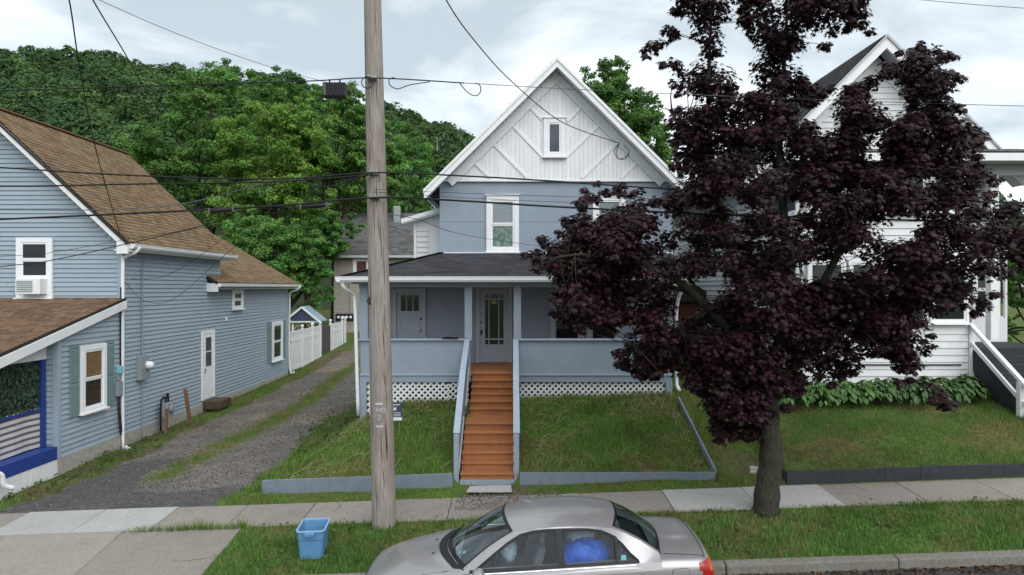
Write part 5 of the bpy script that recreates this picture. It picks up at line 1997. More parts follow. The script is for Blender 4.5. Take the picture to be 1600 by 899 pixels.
GW = 'cables strung along the street'
wire([(-900, 170), (-300, 150), (0, 142), (250, 134), (480, 127), (582, 122), (725, 130)], 0.010, 'cable', 'topmost black cable reaching the pole from the left, carrying the splice box', group=GW)
wire([(600, 122), (725, 130), (745, 131), (900, 140), (1200, 153), (1600, 166), (2300, 182)], 0.0055, 'cable_grey', 'thin wire leaving the pole top to the right across the white gable', group=GW)
wire([(-900, 200), (-300, 245), (0, 262), (200, 274), (430, 280), (582, 270), (720, 275), (860, 283), (1040, 295), (1400, 312), (1800, 318), (2400, 310)], 0.014, 'cable', 'thick black cable clamped to the pole below the white gable line', group=GW)
wire([(-900, 268), (-300, 284), (0, 291), (200, 288), (430, 284), (582, 273)], 0.014, 'cable', 'heavy black cable crossing the tan roof at mid height', group=GW)
wire([(-900, 380), (-300, 358), (0, 343), (200, 334), (430, 322), (585, 309), (720, 314), (900, 325), (1200, 338), (1600, 345), (2400, 330)], 0.017, 'cable', 'lowest thick black cable clamped to the pole above the porch roof', group=GW)
wire([(-600, 322), (0, 328), (180, 327), (300, 316), (430, 281)], 0.008, 'cable_grey', 'grey service wire rising from the left to the cable bundle', group=GW)
wire([(-500, 470), (0, 417), (90, 405), (190, 383, 12.0), (300, 357, 11.2), (425, 321)], 0.008, 'cable', 'black service wire sweeping past the left house corner to the low cable', group=GW)
wire([(-500, 420), (0, 401), (90, 393), (190, 376, 12.0), (350, 350, 11.2), (500, 318)], 0.004, 'cable', 'thin dark wire just above the service wire at the left house corner', group=GW)
wire([(582, 296), (720, 302), (900, 308), (1040, 312)], 0.004, 'cable', 'upper thin wire crossing the blue second storey wall', d=WD - 0.05, group=GW)
wire([(582, 300), (720, 309), (880, 316), (1040, 318)], 0.004, 'cable', 'lower thin wire crossing the blue second storey wall', d=WD - 0.06, group=GW)
wire([(425, 322), (520, 330), (640, 340, 12.5), (720, 366, 15), (850, 386, 18.4)], 0.005, 'cable', 'slim drop wire slanting down across the blue wall to the porch roof', n=8)
wire([(430, 281, WD), (400, 310, 13), (345, 375, 15.5), (262, 430, 17.5), (205, 436, 17.6)], 0.006, 'cable', 'sagging drop wire from the bundle to the left house siding', n=8)
wire([(425, 322, WD), (405, 350, 13), (350, 400, 15.5), (270, 468, 18), (225, 470, 18.2), (195, 440, 17.5)], 0.006, 'cable', 'lower sagging drop wire curling along the blue siding', n=8)
wire([(20, -320, 1.0), (70, -130, 6), (108, 0, 10), (125, 110, 12.4), (150, 235, 15), (190, 376, 17.4)], 0.011, 'cable', 'twisted drop cable falling steeply to the left house eave', n=8)
wire([(40, -190, 5), (145, 0, 9), (190, 75, 11), (240, 160, 15), (300, 245, 24), (330, 300, 30)], 0.011, 'cable', 'twisted cable slanting down from the top left into the green trees', n=8)
wire([(640, -120, 6), (697, 0, 9), (740, 62, 11), (800, 128, 13.5), (880, 192, 16), (968, 224, 18.05)], 0.010, 'cable', 'service drop cable slanting from the sky to the white gable', n=8)
wire([(40, -60, 10), (155, 0, 12), (300, 62, 14), (450, 113, 17), (600, 150, 20)], 0.006, 'cable_grey', 'thin pale wire high in the sky left of the pole', n=6)
wire([(1300, -14), (1440, 0), (1600, 13), (1900, 30)], 0.006, 'cable_grey', 'short thin wire across the sky at the top right corner', d=14)
# coil at the end of the gable drop
q = MB()
for k in range(2):
    q.tube(spline([P(968, 224, 18.0), P(960 + 4 * k, 236, 18.0), P(966, 248, 18.0), P(978, 248 - 3 * k, 18.0), P(983, 236, 18.0), P(974, 226, 18.0)], 5), 0.010, 5)
q.build('cable_coil', 'cable', label='small loop of black cable hanging on the white gable right side', cat='cable', smooth=True)
for lab, pts in (('small cable loop hanging just right of the pole top', [(672, 128), (640, 133), (622, 139), (610, 134), (608, 125), (616, 121)]), ('teardrop cable loop further right of the pole top', [(718, 130), (730, 144), (742, 150), (750, 145), (750, 134), (742, 130)])):
    q = MB()
    q.tube(spline([P(x, y, WD - 0.02) for x, y in pts], 5), 0.008, 5)
    q.build('cable_loop', 'cable', label=lab, cat='cable', smooth=True, group='slack loops of cable by the pole')
q = MB()
q.tube(spline([P(574 + 9 * math.cos(a), 129 + 9 * math.sin(a), WD - 0.05) for a in np.linspace(0.5, 6.6, 10)], 3), 0.009, 5)
q.build('cable_loop', 'cable', label='tight round cable coil on the pole face at the top clamp', cat='cable', smooth=True, group='slack loops of cable by the pole')
q = MB()
q.tube(spline([P(x, y, WD - 0.03) for x, y in ((465, 281), (490, 290), (520, 291), (550, 281), (575, 272))], 5), 0.012, 5)
q.build('cable_loop', 'cable', label='slack black cable bow left of the middle clamp', cat='cable', smooth=True, group='slack loops of cable by the pole')
tb = empty('splice_box', tuple(P(524, 153, WD)), 'black ribbed splice box hanging from the top cable beside the pole', 'splice box')
q = MB()
a, b = P(506, 153, WD), P(541, 131, WD)
q.box(a.x, b.x, WD - 0.09, WD + 0.09, a.z, b.z)
bo = q.build('casing', 'black', tb, bevel=0.012)
for k in range(5):
    q = MB()
    xx = a.x + 0.02 + k * 0.07
    q.box(xx, xx + 0.035, WD - 0.10, WD - 0.088, a.z + 0.02, b.z - 0.02)
    q.build('rib', 'cable_grey' if k == 0 else 'black', bo)
for px in (515, 531):
    q = MB()
    q.tube([P(px, 131, WD), P(px, 124, WD)], 0.014, 6)
    q.build('hanger', 'black', tb)
for i, (px0, px1, py, lab) in enumerate([(470, 512, 322, 'long black splice sleeve on the low cable left of the pole'), (328, 366, 329, 'black splice sleeve on the low cable above the tan roof')]):
    sp = empty('splice_sleeve', tuple(P((px0 + px1) / 2, py, WD)), lab, 'splice sleeve', 'splice sleeves on the low cable')
    q = MB()
    A, B = P(px0, py + 2, WD), P(px1, py - 2, WD)
    q.tube([A, A.lerp(B, 0.06), A.lerp(B, 0.94), B], [0.02, 0.036, 0.036, 0.02], 10)
    q.build('sleeve', 'black', sp, smooth=True)
    for t in (0.02, 0.98):
        c = A.lerp(B, t)
        q = MB()
        q.box(c.x - 0.012, c.x + 0.012, WD - 0.05, WD + 0.05, c.z - 0.04, c.z + 0.04)
        q.build('bracket', 'cable_grey', sp)
# little terminal tails under the bundle
tt = MB()
for k in range(16):
    x = 352 + k * 5.2
    tt.tube(spline([P(x, 286, WD), P(x + random.uniform(-5, 5), 293 + random.uniform(0, 8), WD - 0.03), P(x + random.uniform(-10, 18), 286 + random.uniform(4, 26), WD - 0.02)], 4), 0.004, 4)
tt.build('terminal_tails', 'cable', label='tangle of thin terminal wires under the cable bundle', cat='cable', kind='stuff')

# ------------------------------------------------------------------ blue tote
TD = 10.52
tx = (490 - 800) / F * TD
TOTE = empty('storage_tote', (tx, TD, z0(tx, TD)), 'empty blue plastic storage tote without lid on the grass strip', 'tote')
tz = z0(tx, TD)
q = MB()


def rrect(cx, cy, w_, l_, r, z, n=5, sh=0.0):
    out_ = []
    for (sx, sy, a0) in ((1, 1, 0), (-1, 1, 90), (-1, -1, 180), (1, -1, 270)):
        for k in range(n):
            a = R(a0 + 90 * k / (n - 1))
            out_.append(Vector((cx + sx * (w_ / 2 - r) + r * math.cos(a), cy + sy * (l_ / 2 - r) + r * math.sin(a), z)))
    return out_


def tloc(ring, rot=0.10):
    return [Vector((tx + (p.x * math.cos(rot) - p.y * math.sin(rot)), TD + (p.x * math.sin(rot) + p.y * math.cos(rot)), tz + p.z)) for p in ring]


TW, TL, TH = 0.40, 0.56, 0.43
rings = [rrect(0, 0, TW * 0.86, TL * 0.86, 0.06, 0.0), rrect(0, 0, TW * 0.95, TL * 0.95, 0.06, TH * 0.68), rrect(0, 0, TW * 0.98, TL * 0.98, 0.06, TH * 0.70), rrect(0, 0, TW, TL, 0.06, TH),
         rrect(0, 0, TW - 0.02, TL - 0.02, 0.055, TH), rrect(0, 0, TW * 0.82, TL * 0.84, 0.05, 0.012)]
allv = [p for r_ in rings for p in tloc(r_)]
m_ = len(rings[0])
fs = []
for i in range(len(rings) - 1):
    for k in range(m_):
        fs.append((i * m_ + k, i * m_ + (k + 1) % m_, (i + 1) * m_ + (k + 1) % m_, (i + 1) * m_ + k))
fs.append([(len(rings) - 1) * m_ + k for k in range(m_)])
fs.append(list(range(m_))[::-1])
q.add(allv, fs)
q.build('bin_body', 'tote_blue', TOTE, bevel=0.003)
q = MB()
ro, ri_ = rrect(0, 0, TW + 0.035, TL + 0.035, 0.07, TH - 0.005), rrect(0, 0, TW - 0.012, TL - 0.012, 0.055, TH - 0.005)
vs = tloc(ro) + tloc(ri_) + [v + Vector((0, 0, 0.022)) for v in tloc(ro)] + [v + Vector((0, 0, 0.022)) for v in tloc(ri_)]
fs = []
for k in range(m_):
    k2 = (k + 1) % m_
    fs += [(k, k2, 2 * m_ + k2, 2 * m_ + k), (m_ + k2, m_ + k, 3 * m_ + k, 3 * m_ + k2), (2 * m_ + k, 2 * m_ + k2, 3 * m_ + k2, 3 * m_ + k), (k2, k, m_ + k, m_ + k2)]
q.add(vs, fs)
q.build('rim', 'tote_rim', TOTE)
for sy in (-1, 1):
    q = MB()
    ring = [Vector((x, sy * (TL / 2 + 0.03) + y, z)) for x, y, z in ((-0.07, -0.035, TH - 0.06), (0.07, -0.035, TH - 0.06), (0.07, 0.035, TH - 0.06), (-0.07, 0.035, TH - 0.06), (-0.075, -0.04, TH - 0.008), (0.075, -0.04, TH - 0.008), (0.075, 0.04, TH - 0.008), (-0.075, 0.04, TH - 0.008))]
    q.hexa(tloc(ring))
    q.build('handle', 'tote_blue', TOTE, bevel=0.006)

# ------------------------------------------------------------------ silver sedan
CX, CY = 0.24, 8.74
CAR = empty('car', (CX, CY, float(slope(CX))), 'silver four door sedan parked at the kerb in front of the house', 'car')
ctilt = 0.035


def cw(p):
    x, y, z = p
    return Vector((CX + x, CY + y, float(slope(CX)) + z + ctilt * x))


def crom(vals, t):
    n = len(vals)
    i = min(int(t), n - 2)
    f = t - i
    p0, p1, p2, p3 = vals[max(i - 1, 0)], vals[i], vals[i + 1], vals[min(i + 2, n - 1)]
    return 0.5 * ((2 * p1) + (p2 - p0) * f + (2 * p0 - 5 * p1 + 4 * p2 - p3) * f * f + (3 * p1 - p0 - 3 * p2 + p3) * f ** 3)


#        x     w     zb    zs    zt
ST = [(-2.14, 0.50, 0.34, 0.48, 0.53), (-2.10, 0.64, 0.28, 0.56, 0.62), (-1.98, 0.745, 0.22, 0.63, 0.72), (-1.70, 0.805, 0.19, 0.72, 0.825), (-1.35, 0.835, 0.18, 0.80, 0.90), (-1.02, 0.845, 0.18, 0.850, 0.955),
      (-0.70, 0.85, 0.18, 0.875, 0.94), (-0.2, 0.852, 0.18, 0.89, 0.94), (0.35, 0.852, 0.18, 0.905, 0.95), (0.9, 0.852, 0.18, 0.925, 0.98), (1.3, 0.85, 0.18, 0.935, 1.01), (1.55, 0.845, 0.19, 0.935, 1.03),
      (1.80, 0.825, 0.2, 0.925, 1.025), (2.02, 0.785, 0.22, 0.895, 1.01), (2.12, 0.74, 0.26, 0.82, 0.94), (2.16, 0.70, 0.28, 0.70, 0.76), (2.22, 0.66, 0.30, 0.56, 0.58), (2.22, 0.55, 0.36, 0.50, 0.52)]
ST = [np.array(s) for s in ST]
NS, NP = 90, 34
gridp = []
for i in range(NS):
    x, w_, zb, zs, zt = crom(ST, i / (NS - 1) * (len(ST) - 1))
    sec = [np.array(p) for p in [(0.0, zb), (0.75 * w_, zb), (0.95 * w_, zb + 0.05), (1.0 * w_, zb + (zs - zb) * 0.35), (1.005 * w_, zb + (zs - zb) * 0.62), (0.985 * w_, zs - 0.075), (0.945 * w_, zs - 0.01), (0.87 * w_, zs + 0.25 * (zt - zs)), (0.66 * w_, zs + 0.68 * (zt - zs)), (0.33 * w_, zs + 0.93 * (zt - zs)), (0.0, zt)]]
    half = [crom(sec, k / (NP - 1) * (len(sec) - 1)) for k in range(NP)]
    row = [(x, -h[0], h[1]) for h in half] + [(x, h[0], h[1]) for h in half[::-1][1:]]
    gridp.append(row)
W2 = len(gridp[0])


def in_cabin(x, y):
    return -0.86 < x < 1.42 and abs(y) < 0.70


bodyf, tailf, amberf = [], [], []
for i in range(NS - 1):
    for j in range(W2 - 1):
        c = [(a + b + e2 + f2) / 4 for a, b, e2, f2 in zip(gridp[i][j], gridp[i][j + 1], gridp[i + 1][j], gridp[i + 1][j + 1])]
        if in_cabin(c[0], c[1]) and c[2] > 0.7:
            continue
        quad = (i * W2 + j, i * W2 + j + 1, (i + 1) * W2 + j + 1, (i + 1) * W2 + j)
        if c[0] > 1.955 + (0.86 - c[2]) * 0.25 and 0.70 < c[2] < 0.905 and abs(c[1]) > 0.45:
            (amberf if (c[2] > 0.80 and c[0] > 2.085) else tailf).append(quad)
        else:
            bodyf.append(quad)
flat = [cw(p) for r_ in gridp for p in r_]


def sub_mesh(faces, name, mt, smooth=True, off=0.0):
    used = sorted({i for f in faces for i in f})
    mp2 = {u: k for k, u in enumerate(used)}
    q = MB()
    q.add([flat[u] for u in used], [[mp2[i] for i in f] for f in faces])
    return q.build(name, mt, CAR, smooth=smooth)


sub_mesh(bodyf, 'body', 'car_paint')
for sgn in (-1, 1):
    for nm, fs_, mt in (('tail_light', tailf, 'tail_red'), ('turn_light', amberf, 'tail_amber')):
        ff = [f for f in fs_ if (gridp[f[0] // W2][f[0] % W2][1] * sgn) > 0]
        if ff:
            sub_mesh(ff, nm, mt)
bvh = BVHTree.FromPolygons([tuple(v) for v in flat], bodyf + tailf + amberf)
# greenhouse
def xf(s):
    return -0.335 + 0.115 * s * s


def xr(s):
    return 1.05 - 0.10 * s * s


def roof_p(t, s):
    x = xf(s) + (xr(s) - xf(s)) * t
    z = 1.398 - 0.075 * abs(s) ** 2.4 - 0.045 * abs(2 * t - 1) ** 2.6 - 0.005
    return (x, 0.605 * s - 0.03 * s * max(0, 2 * t - 1) ** 2, z)


def cowl(s):
    return (-1.05 + 0.25 * s * s, 0.735 * s, 0.955 - 0.055 * s * s)


def deck(s):
    return (1.60 - 0.10 * s * s, 0.665 * s, 1.022 - 0.03 * s * s)


SV = np.linspace(-1, 1, 25)
q = MB()
q.grid([[cw(roof_p(t, s)) for s in SV] for t in np.linspace(0, 1, 17)])
q.build('roof', 'car_paint', CAR, smooth=True)


def ruled(top, bot, n=9, bulge=0.03, s0=-1, s1=1, t0=0, t1=1):
    rows = []
    for t in np.linspace(t0, t1, n):
        row = []
        for s in np.linspace(s0, s1, 25):
            a, b = np.array(top(s)), np.array(bot(s))
            p = a + (b - a) * t
            p[2] += bulge * math.sin(math.pi * t)
            row.append(cw(p))
        rows.append(row)
    return rows


MB().grid(ruled(lambda s: roof_p(0, s), cowl, s0=-0.93, s1=0.93, t0=0.05, t1=0.93)).build('windshield', 'car_glass', CAR, smooth=True)
MB().grid(ruled(lambda s: roof_p(1, s), deck, s0=-0.90, s1=0.90, t0=0.06, t1=0.94)).build('rear_glass', 'car_glass', CAR, smooth=True)
q = MB()
for top, bot, se in ((lambda s: roof_p(0, s), cowl, 0.93), (lambda s: roof_p(1, s), deck, 0.90)):
    MB().grid(ruled(top, bot, n=3, s0=-1, s1=1, t0=-0.0, t1=0.055, bulge=0.03)).build('glass_seal', 'car_black', CAR, smooth=True)
    MB().grid(ruled(top, bot, n=3, s0=-1, s1=1, t0=0.93, t1=1.05, bulge=0.03)).build('glass_seal', 'car_black', CAR, smooth=True)
for top, bot, se in ((lambda s: roof_p(0, s), cowl, 0.93), (lambda s: roof_p(1, s), deck, 0.90)):
    for sg in (-1, 1):
        MB().grid(ruled(top, bot, n=9, s0=sg * se, s1=sg * (se + 0.035), t0=0.05, t1=0.94)).build('glass_seal', 'car_black', CAR, smooth=True)
for sg in (-1, 1):
    MB().grid(ruled(lambda s: roof_p(0, s), cowl, n=9, s0=sg * 0.965, s1=sg * 1.0, t0=0.0, t1=1.0)).build('pillar', 'car_paint', CAR, smooth=True)
    MB().grid(ruled(lambda s: roof_p(1, s), deck, n=9, s0=sg * 0.935, s1=sg * 1.0, t0=0.0, t1=1.0)).build('pillar', 'car_paint', CAR, smooth=True)


def sy_(z):
    t = max(0.0, min(1.0, (z - 0.88) / 0.43))
    return 0.815 - 0.20 * t ** 1.15


# outline pairs outer/inner going round from the front bottom
OUT = [(-0.86, 0.80, 0.865)] + [tuple(np.array(roof_p(0, 1)) * t + np.array(cowl(1)) * (1 - t) + np.array((0, 0, 0.03 * math.sin(math.pi * t)))) for t in (0.0, 0.25, 0.5, 0.75, 1.0)] + \
      [roof_p(t, 1) for t in (0.12, 0.25, 0.4, 0.55, 0.7, 0.85, 1.0)] + \
      [tuple(np.array(roof_p(1, 1)) * (1 - t) + np.array(deck(1)) * t + np.array((0, 0, 0.03 * math.sin(math.pi * t)))) for t in (0.3, 0.6, 1.0)] + [(1.5, 0.80, 0.94), (1.3, 0.818, 0.925)]
INN2 = [(-0.735, 0.885), (-0.70, 0.905), (-0.585, 0.99), (-0.45, 1.085), (-0.30, 1.185), (-0.15, 1.262), (0.0, 1.292), (0.15, 1.302), (0.32, 1.305), (0.48, 1.303), (0.66, 1.297), (0.82, 1.275), (0.95, 1.225), (1.06, 1.14), (1.15, 1.04), (1.235, 0.97), (1.25, 0.94), (1.22, 0.928)]
assert len(OUT) == len(INN2), (len(OUT), len(INN2))


def inset(poly, d):
    n = len(poly)
    cx = sum(p[0] for p in poly) / n
    cz = sum(p[1] for p in poly) / n
    res = []
    for i in range(n):
        a, b = np.array(poly[i - 1]), np.array(poly[(i + 1) % n])
        t = b - a
        nrm = np.array([t[1], -t[0]]) / (np.linalg.norm(t) + 1e-9)
        if np.dot(nrm, np.array([cx, cz]) - np.array(poly[i])) < 0:
            nrm = -nrm
        res.append(tuple(np.array(poly[i]) + nrm * d))
    return res


GL2 = inset(INN2, 0.034)
for sg in (-1, 1):
    o3 = [cw((p[0], sg * abs(p[1]), p[2])) for p in OUT]
    i3 = [cw((p[0], sg * sy_(p[1]), p[1])) for p in INN2]
    g3 = [cw((p[0], sg * (sy_(p[1]) - 0.004), p[1])) for p in GL2]
    n = len(OUT)
    q = MB()
    rows = []
    for t in (0, 0.33, 0.66, 1.0):
        rows.append([a.lerp(b, t) for a, b in zip(o3, i3)])
    q.grid(rows)
    q.build('door_frame', 'car_paint', CAR, smooth=True)
    q = MB()
    q.add([a + Vector((0, sg * 0.003, 0)) for a in i3] + g3, [(i, (i + 1) % n, n + (i + 1) % n, n + i) for i in range(n)])
    for (x0, x1) in ((0.285, 0.365), (0.955, 0.985)):
        col3 = []
        for x in (x0, x1):
            top = np.interp(x, [p[0] for p in INN2[5:15]], [p[1] for p in INN2[5:15]])
            bot = np.interp(x, [-0.735, 1.22], [0.885, 0.928])
            col3.append([cw((x - 0.03 * k / 6 * (1 if x1 < 0.5 else 0) + 0.015, sg * (sy_(bot + (top - bot) * k / 6) + 0.004), bot + (top - bot) * k / 6)) for k in range(7)])
        q.grid(col3)
    q.build('window_trim', 'car_black', CAR, smooth=False)
    # panes: front window, rear window, quarter light
    for (x0, x1) in ((-0.75, 0.30), (0.36, 0.96), (0.98, 1.26)):
        q = MB()
        rows = []
        xs_l = np.linspace(max(x0, GL2[1][0]), min(x1, 1.21), 10)
        gx_ = [p[0] for p in GL2[1:16]]
        gz_ = [p[1] for p in GL2[1:16]]
        for x in xs_l:
            top = np.interp(x, gx_, gz_)
            bot = np.interp(x, [-0.735, 1.22], [0.90, 0.945])
            top = max(top, bot + 0.002)
            rows.append([cw((x, sg * (sy_(bot + (top - bot) * k / 6) - 0.006), bot + (top - bot) * k / 6)) for k in range(7)])
        q.grid(rows)
        q.build('side_window', 'car_side_glass', CAR, smooth=True)
    # bright strip along the belt
    q = MB()
    q.tube([cw((x, sg * (sy_(zz) + 0.012), zz)) for x, zz in ((-0.72, 0.876), (0.3, 0.897), (1.2, 0.918))], 0.007, 6)
    q.build('belt_strip', 'chrome', CAR)
    # fill from belt to body shoulder
    q = MB()
    xs_l = np.linspace(-0.86, 1.5, 24)
    r0 = [cw((x, sg * 0.815, np.interp(x, [-0.86, 1.5], [0.872, 0.945]))) for x in xs_l]
    r1 = [cw((x, sg * 0.840, np.interp(x, [-0.86, 1.5], [0.80, 0.86]))) for x in xs_l]
    q.grid([r0, r1])
    q.build('door_shoulder', 'car_paint', CAR, smooth=True)


def seam(pts, dirn, r=0.006, name='seam', mt='car_seam', off=0.0):
    """a shut line projected on the body along dirn"""
    res = []
    for p in pts:
        st = cw(p)
        hit = bvh.ray_cast(st, Vector(dirn))
        if hit[0] is not None:
            res.append(hit[0] - Vector(dirn) * off)
    if len(res) > 1:
        q = MB()
        q.tube(res, r, 5)
        q.build(name, mt, CAR, smooth=True)


for sg in (-1, 1):
    dn = (0, -sg, 0)
    yy = sg * 1.5
    seam([(x, yy, z) for x, z in ((-0.82, 0.85), (-0.86, 0.7), (-0.87, 0.5), (-0.85, 0.3))], dn)
    seam([(x, yy, z) for x, z in ((0.31, 0.88), (0.30, 0.7), (0.29, 0.5), (0.3, 0.3))], dn)
    seam([(x, yy, z) for x, z in ((1.28, 0.92), (1.29, 0.8), (1.25, 0.65), (1.12, 0.5), (1.0, 0.35))], dn)
    seam([(x, yy, z) for x, z in ((1.62, 0.84), (1.64, 0.86), (1.80, 0.86), (1.82, 0.84), (1.82, 0.70), (1.80, 0.68), (1.64, 0.68), (1.62, 0.70), (1.62, 0.84))], dn, 0.003, 'fuel_door')
    for x in (0.0, 1.08):
        q = MB()
        h = bvh.ray_cast(cw((x, yy, 0.78)), Vector(dn))
        if h[0] is not None:
            c = h[0]
            q.hexa([c + Vector((dx, sg * dy, dz)) for dz in (-0.025, 0.025) for dx, dy in ((-0.09, 0.03), (0.09, 0.03), (0.09, -0.01), (-0.09, -0.01))])
            hd = q.build('door_handle', 'car_paint', CAR, bevel=0.014)
    # hood and trunk shut lines
    seam([(x, sg * w_, 2) for x, w_ in ((-2.0, 0.58), (-1.7, 0.665), (-1.35, 0.70), (-1.0, 0.72))], (0, 0, -1))
    seam([(x, sg * w_, 2) for x, w_ in ((1.55, 0.66), (1.75, 0.67), (1.95, 0.66), (2.03, 0.655))], (0, 0, -1))
    # mirror
    q = MB()
    for k in range(1):
        c = (-0.60, sg * 0.96, 0.925)
        vs_l = []
        for a in np.linspace(0, math.pi, 7):
            for b in np.linspace(0, 2 * math.pi, 12, endpoint=False):
                vs_l.append(cw((c[0] + 0.075 * math.cos(b) * math.sin(a) * (1.4 if math.cos(b) < 0 else 0.6), c[1] + 0.115 * math.cos(a), c[2] + 0.07 * math.sin(b) * math.sin(a))))
        fs = [(i * 12 + j, i * 12 + (j + 1) % 12, (i + 1) * 12 + (j + 1) % 12, (i + 1) * 12 + j) for i in range(6) for j in range(12)]
        q.add(vs_l, fs)
        q.beam(cw((-0.62, sg * 0.80, 0.90)), cw((-0.60, sg * 0.90, 0.91)), 0.06, 0.04)
    q.build('mirror', 'car_paint', CAR, smooth=True)
seam([(2.035, y, 2) for y in np.linspace(-0.655, 0.655, 15)], (0, 0, -1))
seam([(-2.0 - 0.07 * math.cos(y / 0.58 * 1.57), y, 2) for y in np.linspace(-0.58, 0.58, 15)], (0, 0, -1))
rows = []
for k in range(4):
    row = []
    for s_v in np.linspace(-0.96, 0.96, 21):
        cxx, cyy, czz = cowl(s_v)
        h = bvh.ray_cast(cw((cxx - 0.035 * k - 0.01, cyy * (1 - 0.01 * k), 2)), Vector((0, 0, -1)))
        row.append((h[0] if h[0] is not None else cw((cxx, cyy, czz))) + Vector((0, 0, 0.006)))
    rows.append(row)
MB().grid(rows).build('cowl_vent', 'car_black', CAR, smooth=True)
# wipers and washer jets
for y0_ in (-0.45, 0.1):
    q = MB()
    q.tube([cw((-1.04 + 0.2 * (y0_ / 0.735) ** 2, y0_, 0.975)), cw((-0.93, y0_ + 0.28, 1.0)), cw((-0.90, y0_ + 0.45, 0.99))], 0.009, 5)
    q.build('wiper', 'car_black', CAR)
for y0_ in (-0.25, 0.2):
    q = MB()
    h = bvh.ray_cast(cw((-1.22, y0_, 2)), Vector((0, 0, -1)))
    q.lathe([(0.018, 0), (0.012, 0.010)], h[0], 8)
    q.build('washer_jet', 'car_black', CAR)
# wheels
for wx in (-1.30, 1.30):
    for sg in (-1, 1):
        q = MB()
        q.lathe([(0.20, -0.10), (0.29, -0.10), (0.31, -0.06), (0.31, 0.06), (0.29, 0.10), (0.20, 0.10)], cw((wx, sg * 0.76, 0.31)), 28, 'y')
        wh = q.build('wheel', 'rubber', CAR, smooth=True)
        q = MB()
        q.lathe([(0.05, -sg * 0.0), (0.19, sg * 0.02), (0.20, sg * 0.06), (0.16, sg * 0.11), (0.04, sg * 0.10)], cw((wx, sg * 0.76, 0.31)), 20, 'y')
        q.build('rim', 'metal_grey', wh, smooth=True)
for sg in (-1, 1):
    q = MB()
    h = bvh.ray_cast(cw((-3, sg * 0.48, 0.56)), Vector((1, 0, 0)))
    if h[0] is not None:
        q.hexa([h[0] + Vector(v) for v in ((-0.01, -0.12, -0.05), (0.12, -0.12, -0.05), (0.12, 0.12, -0.05), (-0.01, 0.12, -0.05), (0.01, -0.12, 0.04), (0.12, -0.12, 0.04), (0.12, 0.12, 0.04), (0.01, 0.12, 0.04))])
        q.build('headlight', 'pane_blind', CAR, bevel=0.02)
# interior
q = MB()
fl = [cw(p) for p in ((-0.95, -0.72, 0.40), (1.45, -0.72, 0.40), (1.45, 0.72, 0.40), (-0.95, 0.72, 0.40), (-0.85, -0.80, 0.86), (1.45, -0.80, 0.90), (1.45, 0.80, 0.90), (-0.85, 0.80, 0.86))]
q.add(fl, [(0, 1, 2, 3), (0, 1, 5, 4), (2, 3, 7, 6), (1, 2, 6, 5), (3, 0, 4, 7)])
q.build('cabin_liner', 'interior', CAR)
q = MB()
q.hexa([cw(p) for p in ((-0.98, -0.70, 0.55), (-0.45, -0.70, 0.55), (-0.45, 0.70, 0.55), (-0.98, 0.70, 0.55), (-0.98, -0.68, 0.89), (-0.52, -0.70, 0.88), (-0.52, 0.70, 0.88), (-0.98, 0.68, 0.89))])
q.build('dashboard', 'interior', CAR, bevel=0.04)
q = MB()
q.hexa([cw(p) for p in ((1.05, -0.66, 0.6), (1.56, -0.64, 0.6), (1.56, 0.64, 0.6), (1.05, 0.66, 0.6), (1.15, -0.66, 0.955), (1.54, -0.62, 0.985), (1.54, 0.62, 0.985), (1.15, 0.66, 0.955))])
q.build('parcel_shelf', 'interior', CAR)
for x0, ys_l, w_ in ((-0.05, (-0.36, 0.36), 0.25), (0.95, (0.0,), 0.62)):
    for y0_ in ys_l:
        q = MB()
        q.hexa([cw(p) for p in ((x0 - 0.45, y0_ - w_, 0.42), (x0 + 0.08, y0_ - w_, 0.42), (x0 + 0.08, y0_ + w_, 0.42), (x0 - 0.45, y0_ + w_, 0.42), (x0 - 0.45, y0_ - w_, 0.60), (x0 + 0.02, y0_ - w_, 0.55), (x0 + 0.02, y0_ + w_, 0.55), (x0 - 0.45, y0_ + w_, 0.60))])
        q.hexa([cw(p) for p in ((x0 - 0.05, y0_ - w_, 0.55), (x0 + 0.10, y0_ - w_, 0.55), (x0 + 0.10, y0_ + w_, 0.55), (x0 - 0.05, y0_ + w_, 0.55), (x0 + 0.12, y0_ - w_ * 0.85, 1.05), (x0 + 0.22, y0_ - w_ * 0.85, 1.05), (x0 + 0.22, y0_ + w_ * 0.85, 1.05), (x0 + 0.12, y0_ + w_ * 0.85, 1.05))])
        if w_ < 0.5:
            q.hexa([cw(p) for p in ((x0 + 0.13, y0_ - 0.13, 1.07), (x0 + 0.20, y0_ - 0.13, 1.07), (x0 + 0.20, y0_ + 0.13, 1.07), (x0 + 0.13, y0_ + 0.13, 1.07), (x0 + 0.15, y0_ - 0.11, 1.22), (x0 + 0.22, y0_ - 0.11, 1.22), (x0 + 0.22, y0_ + 0.11, 1.22), (x0 + 0.15, y0_ + 0.11, 1.22))])
        q.build('seat', 'seat', CAR, bevel=0.04)
q = MB()
q.tube([cw((-0.40 + 0.05 * math.sin(a), -0.36 + 0.18 * math.cos(a), 0.84 + 0.16 * math.sin(a))) for a in np.linspace(0, 2 * math.pi, 25)], 0.014, 6, cap=False)
q.build('steering_wheel', 'car_black', CAR, smooth=True)


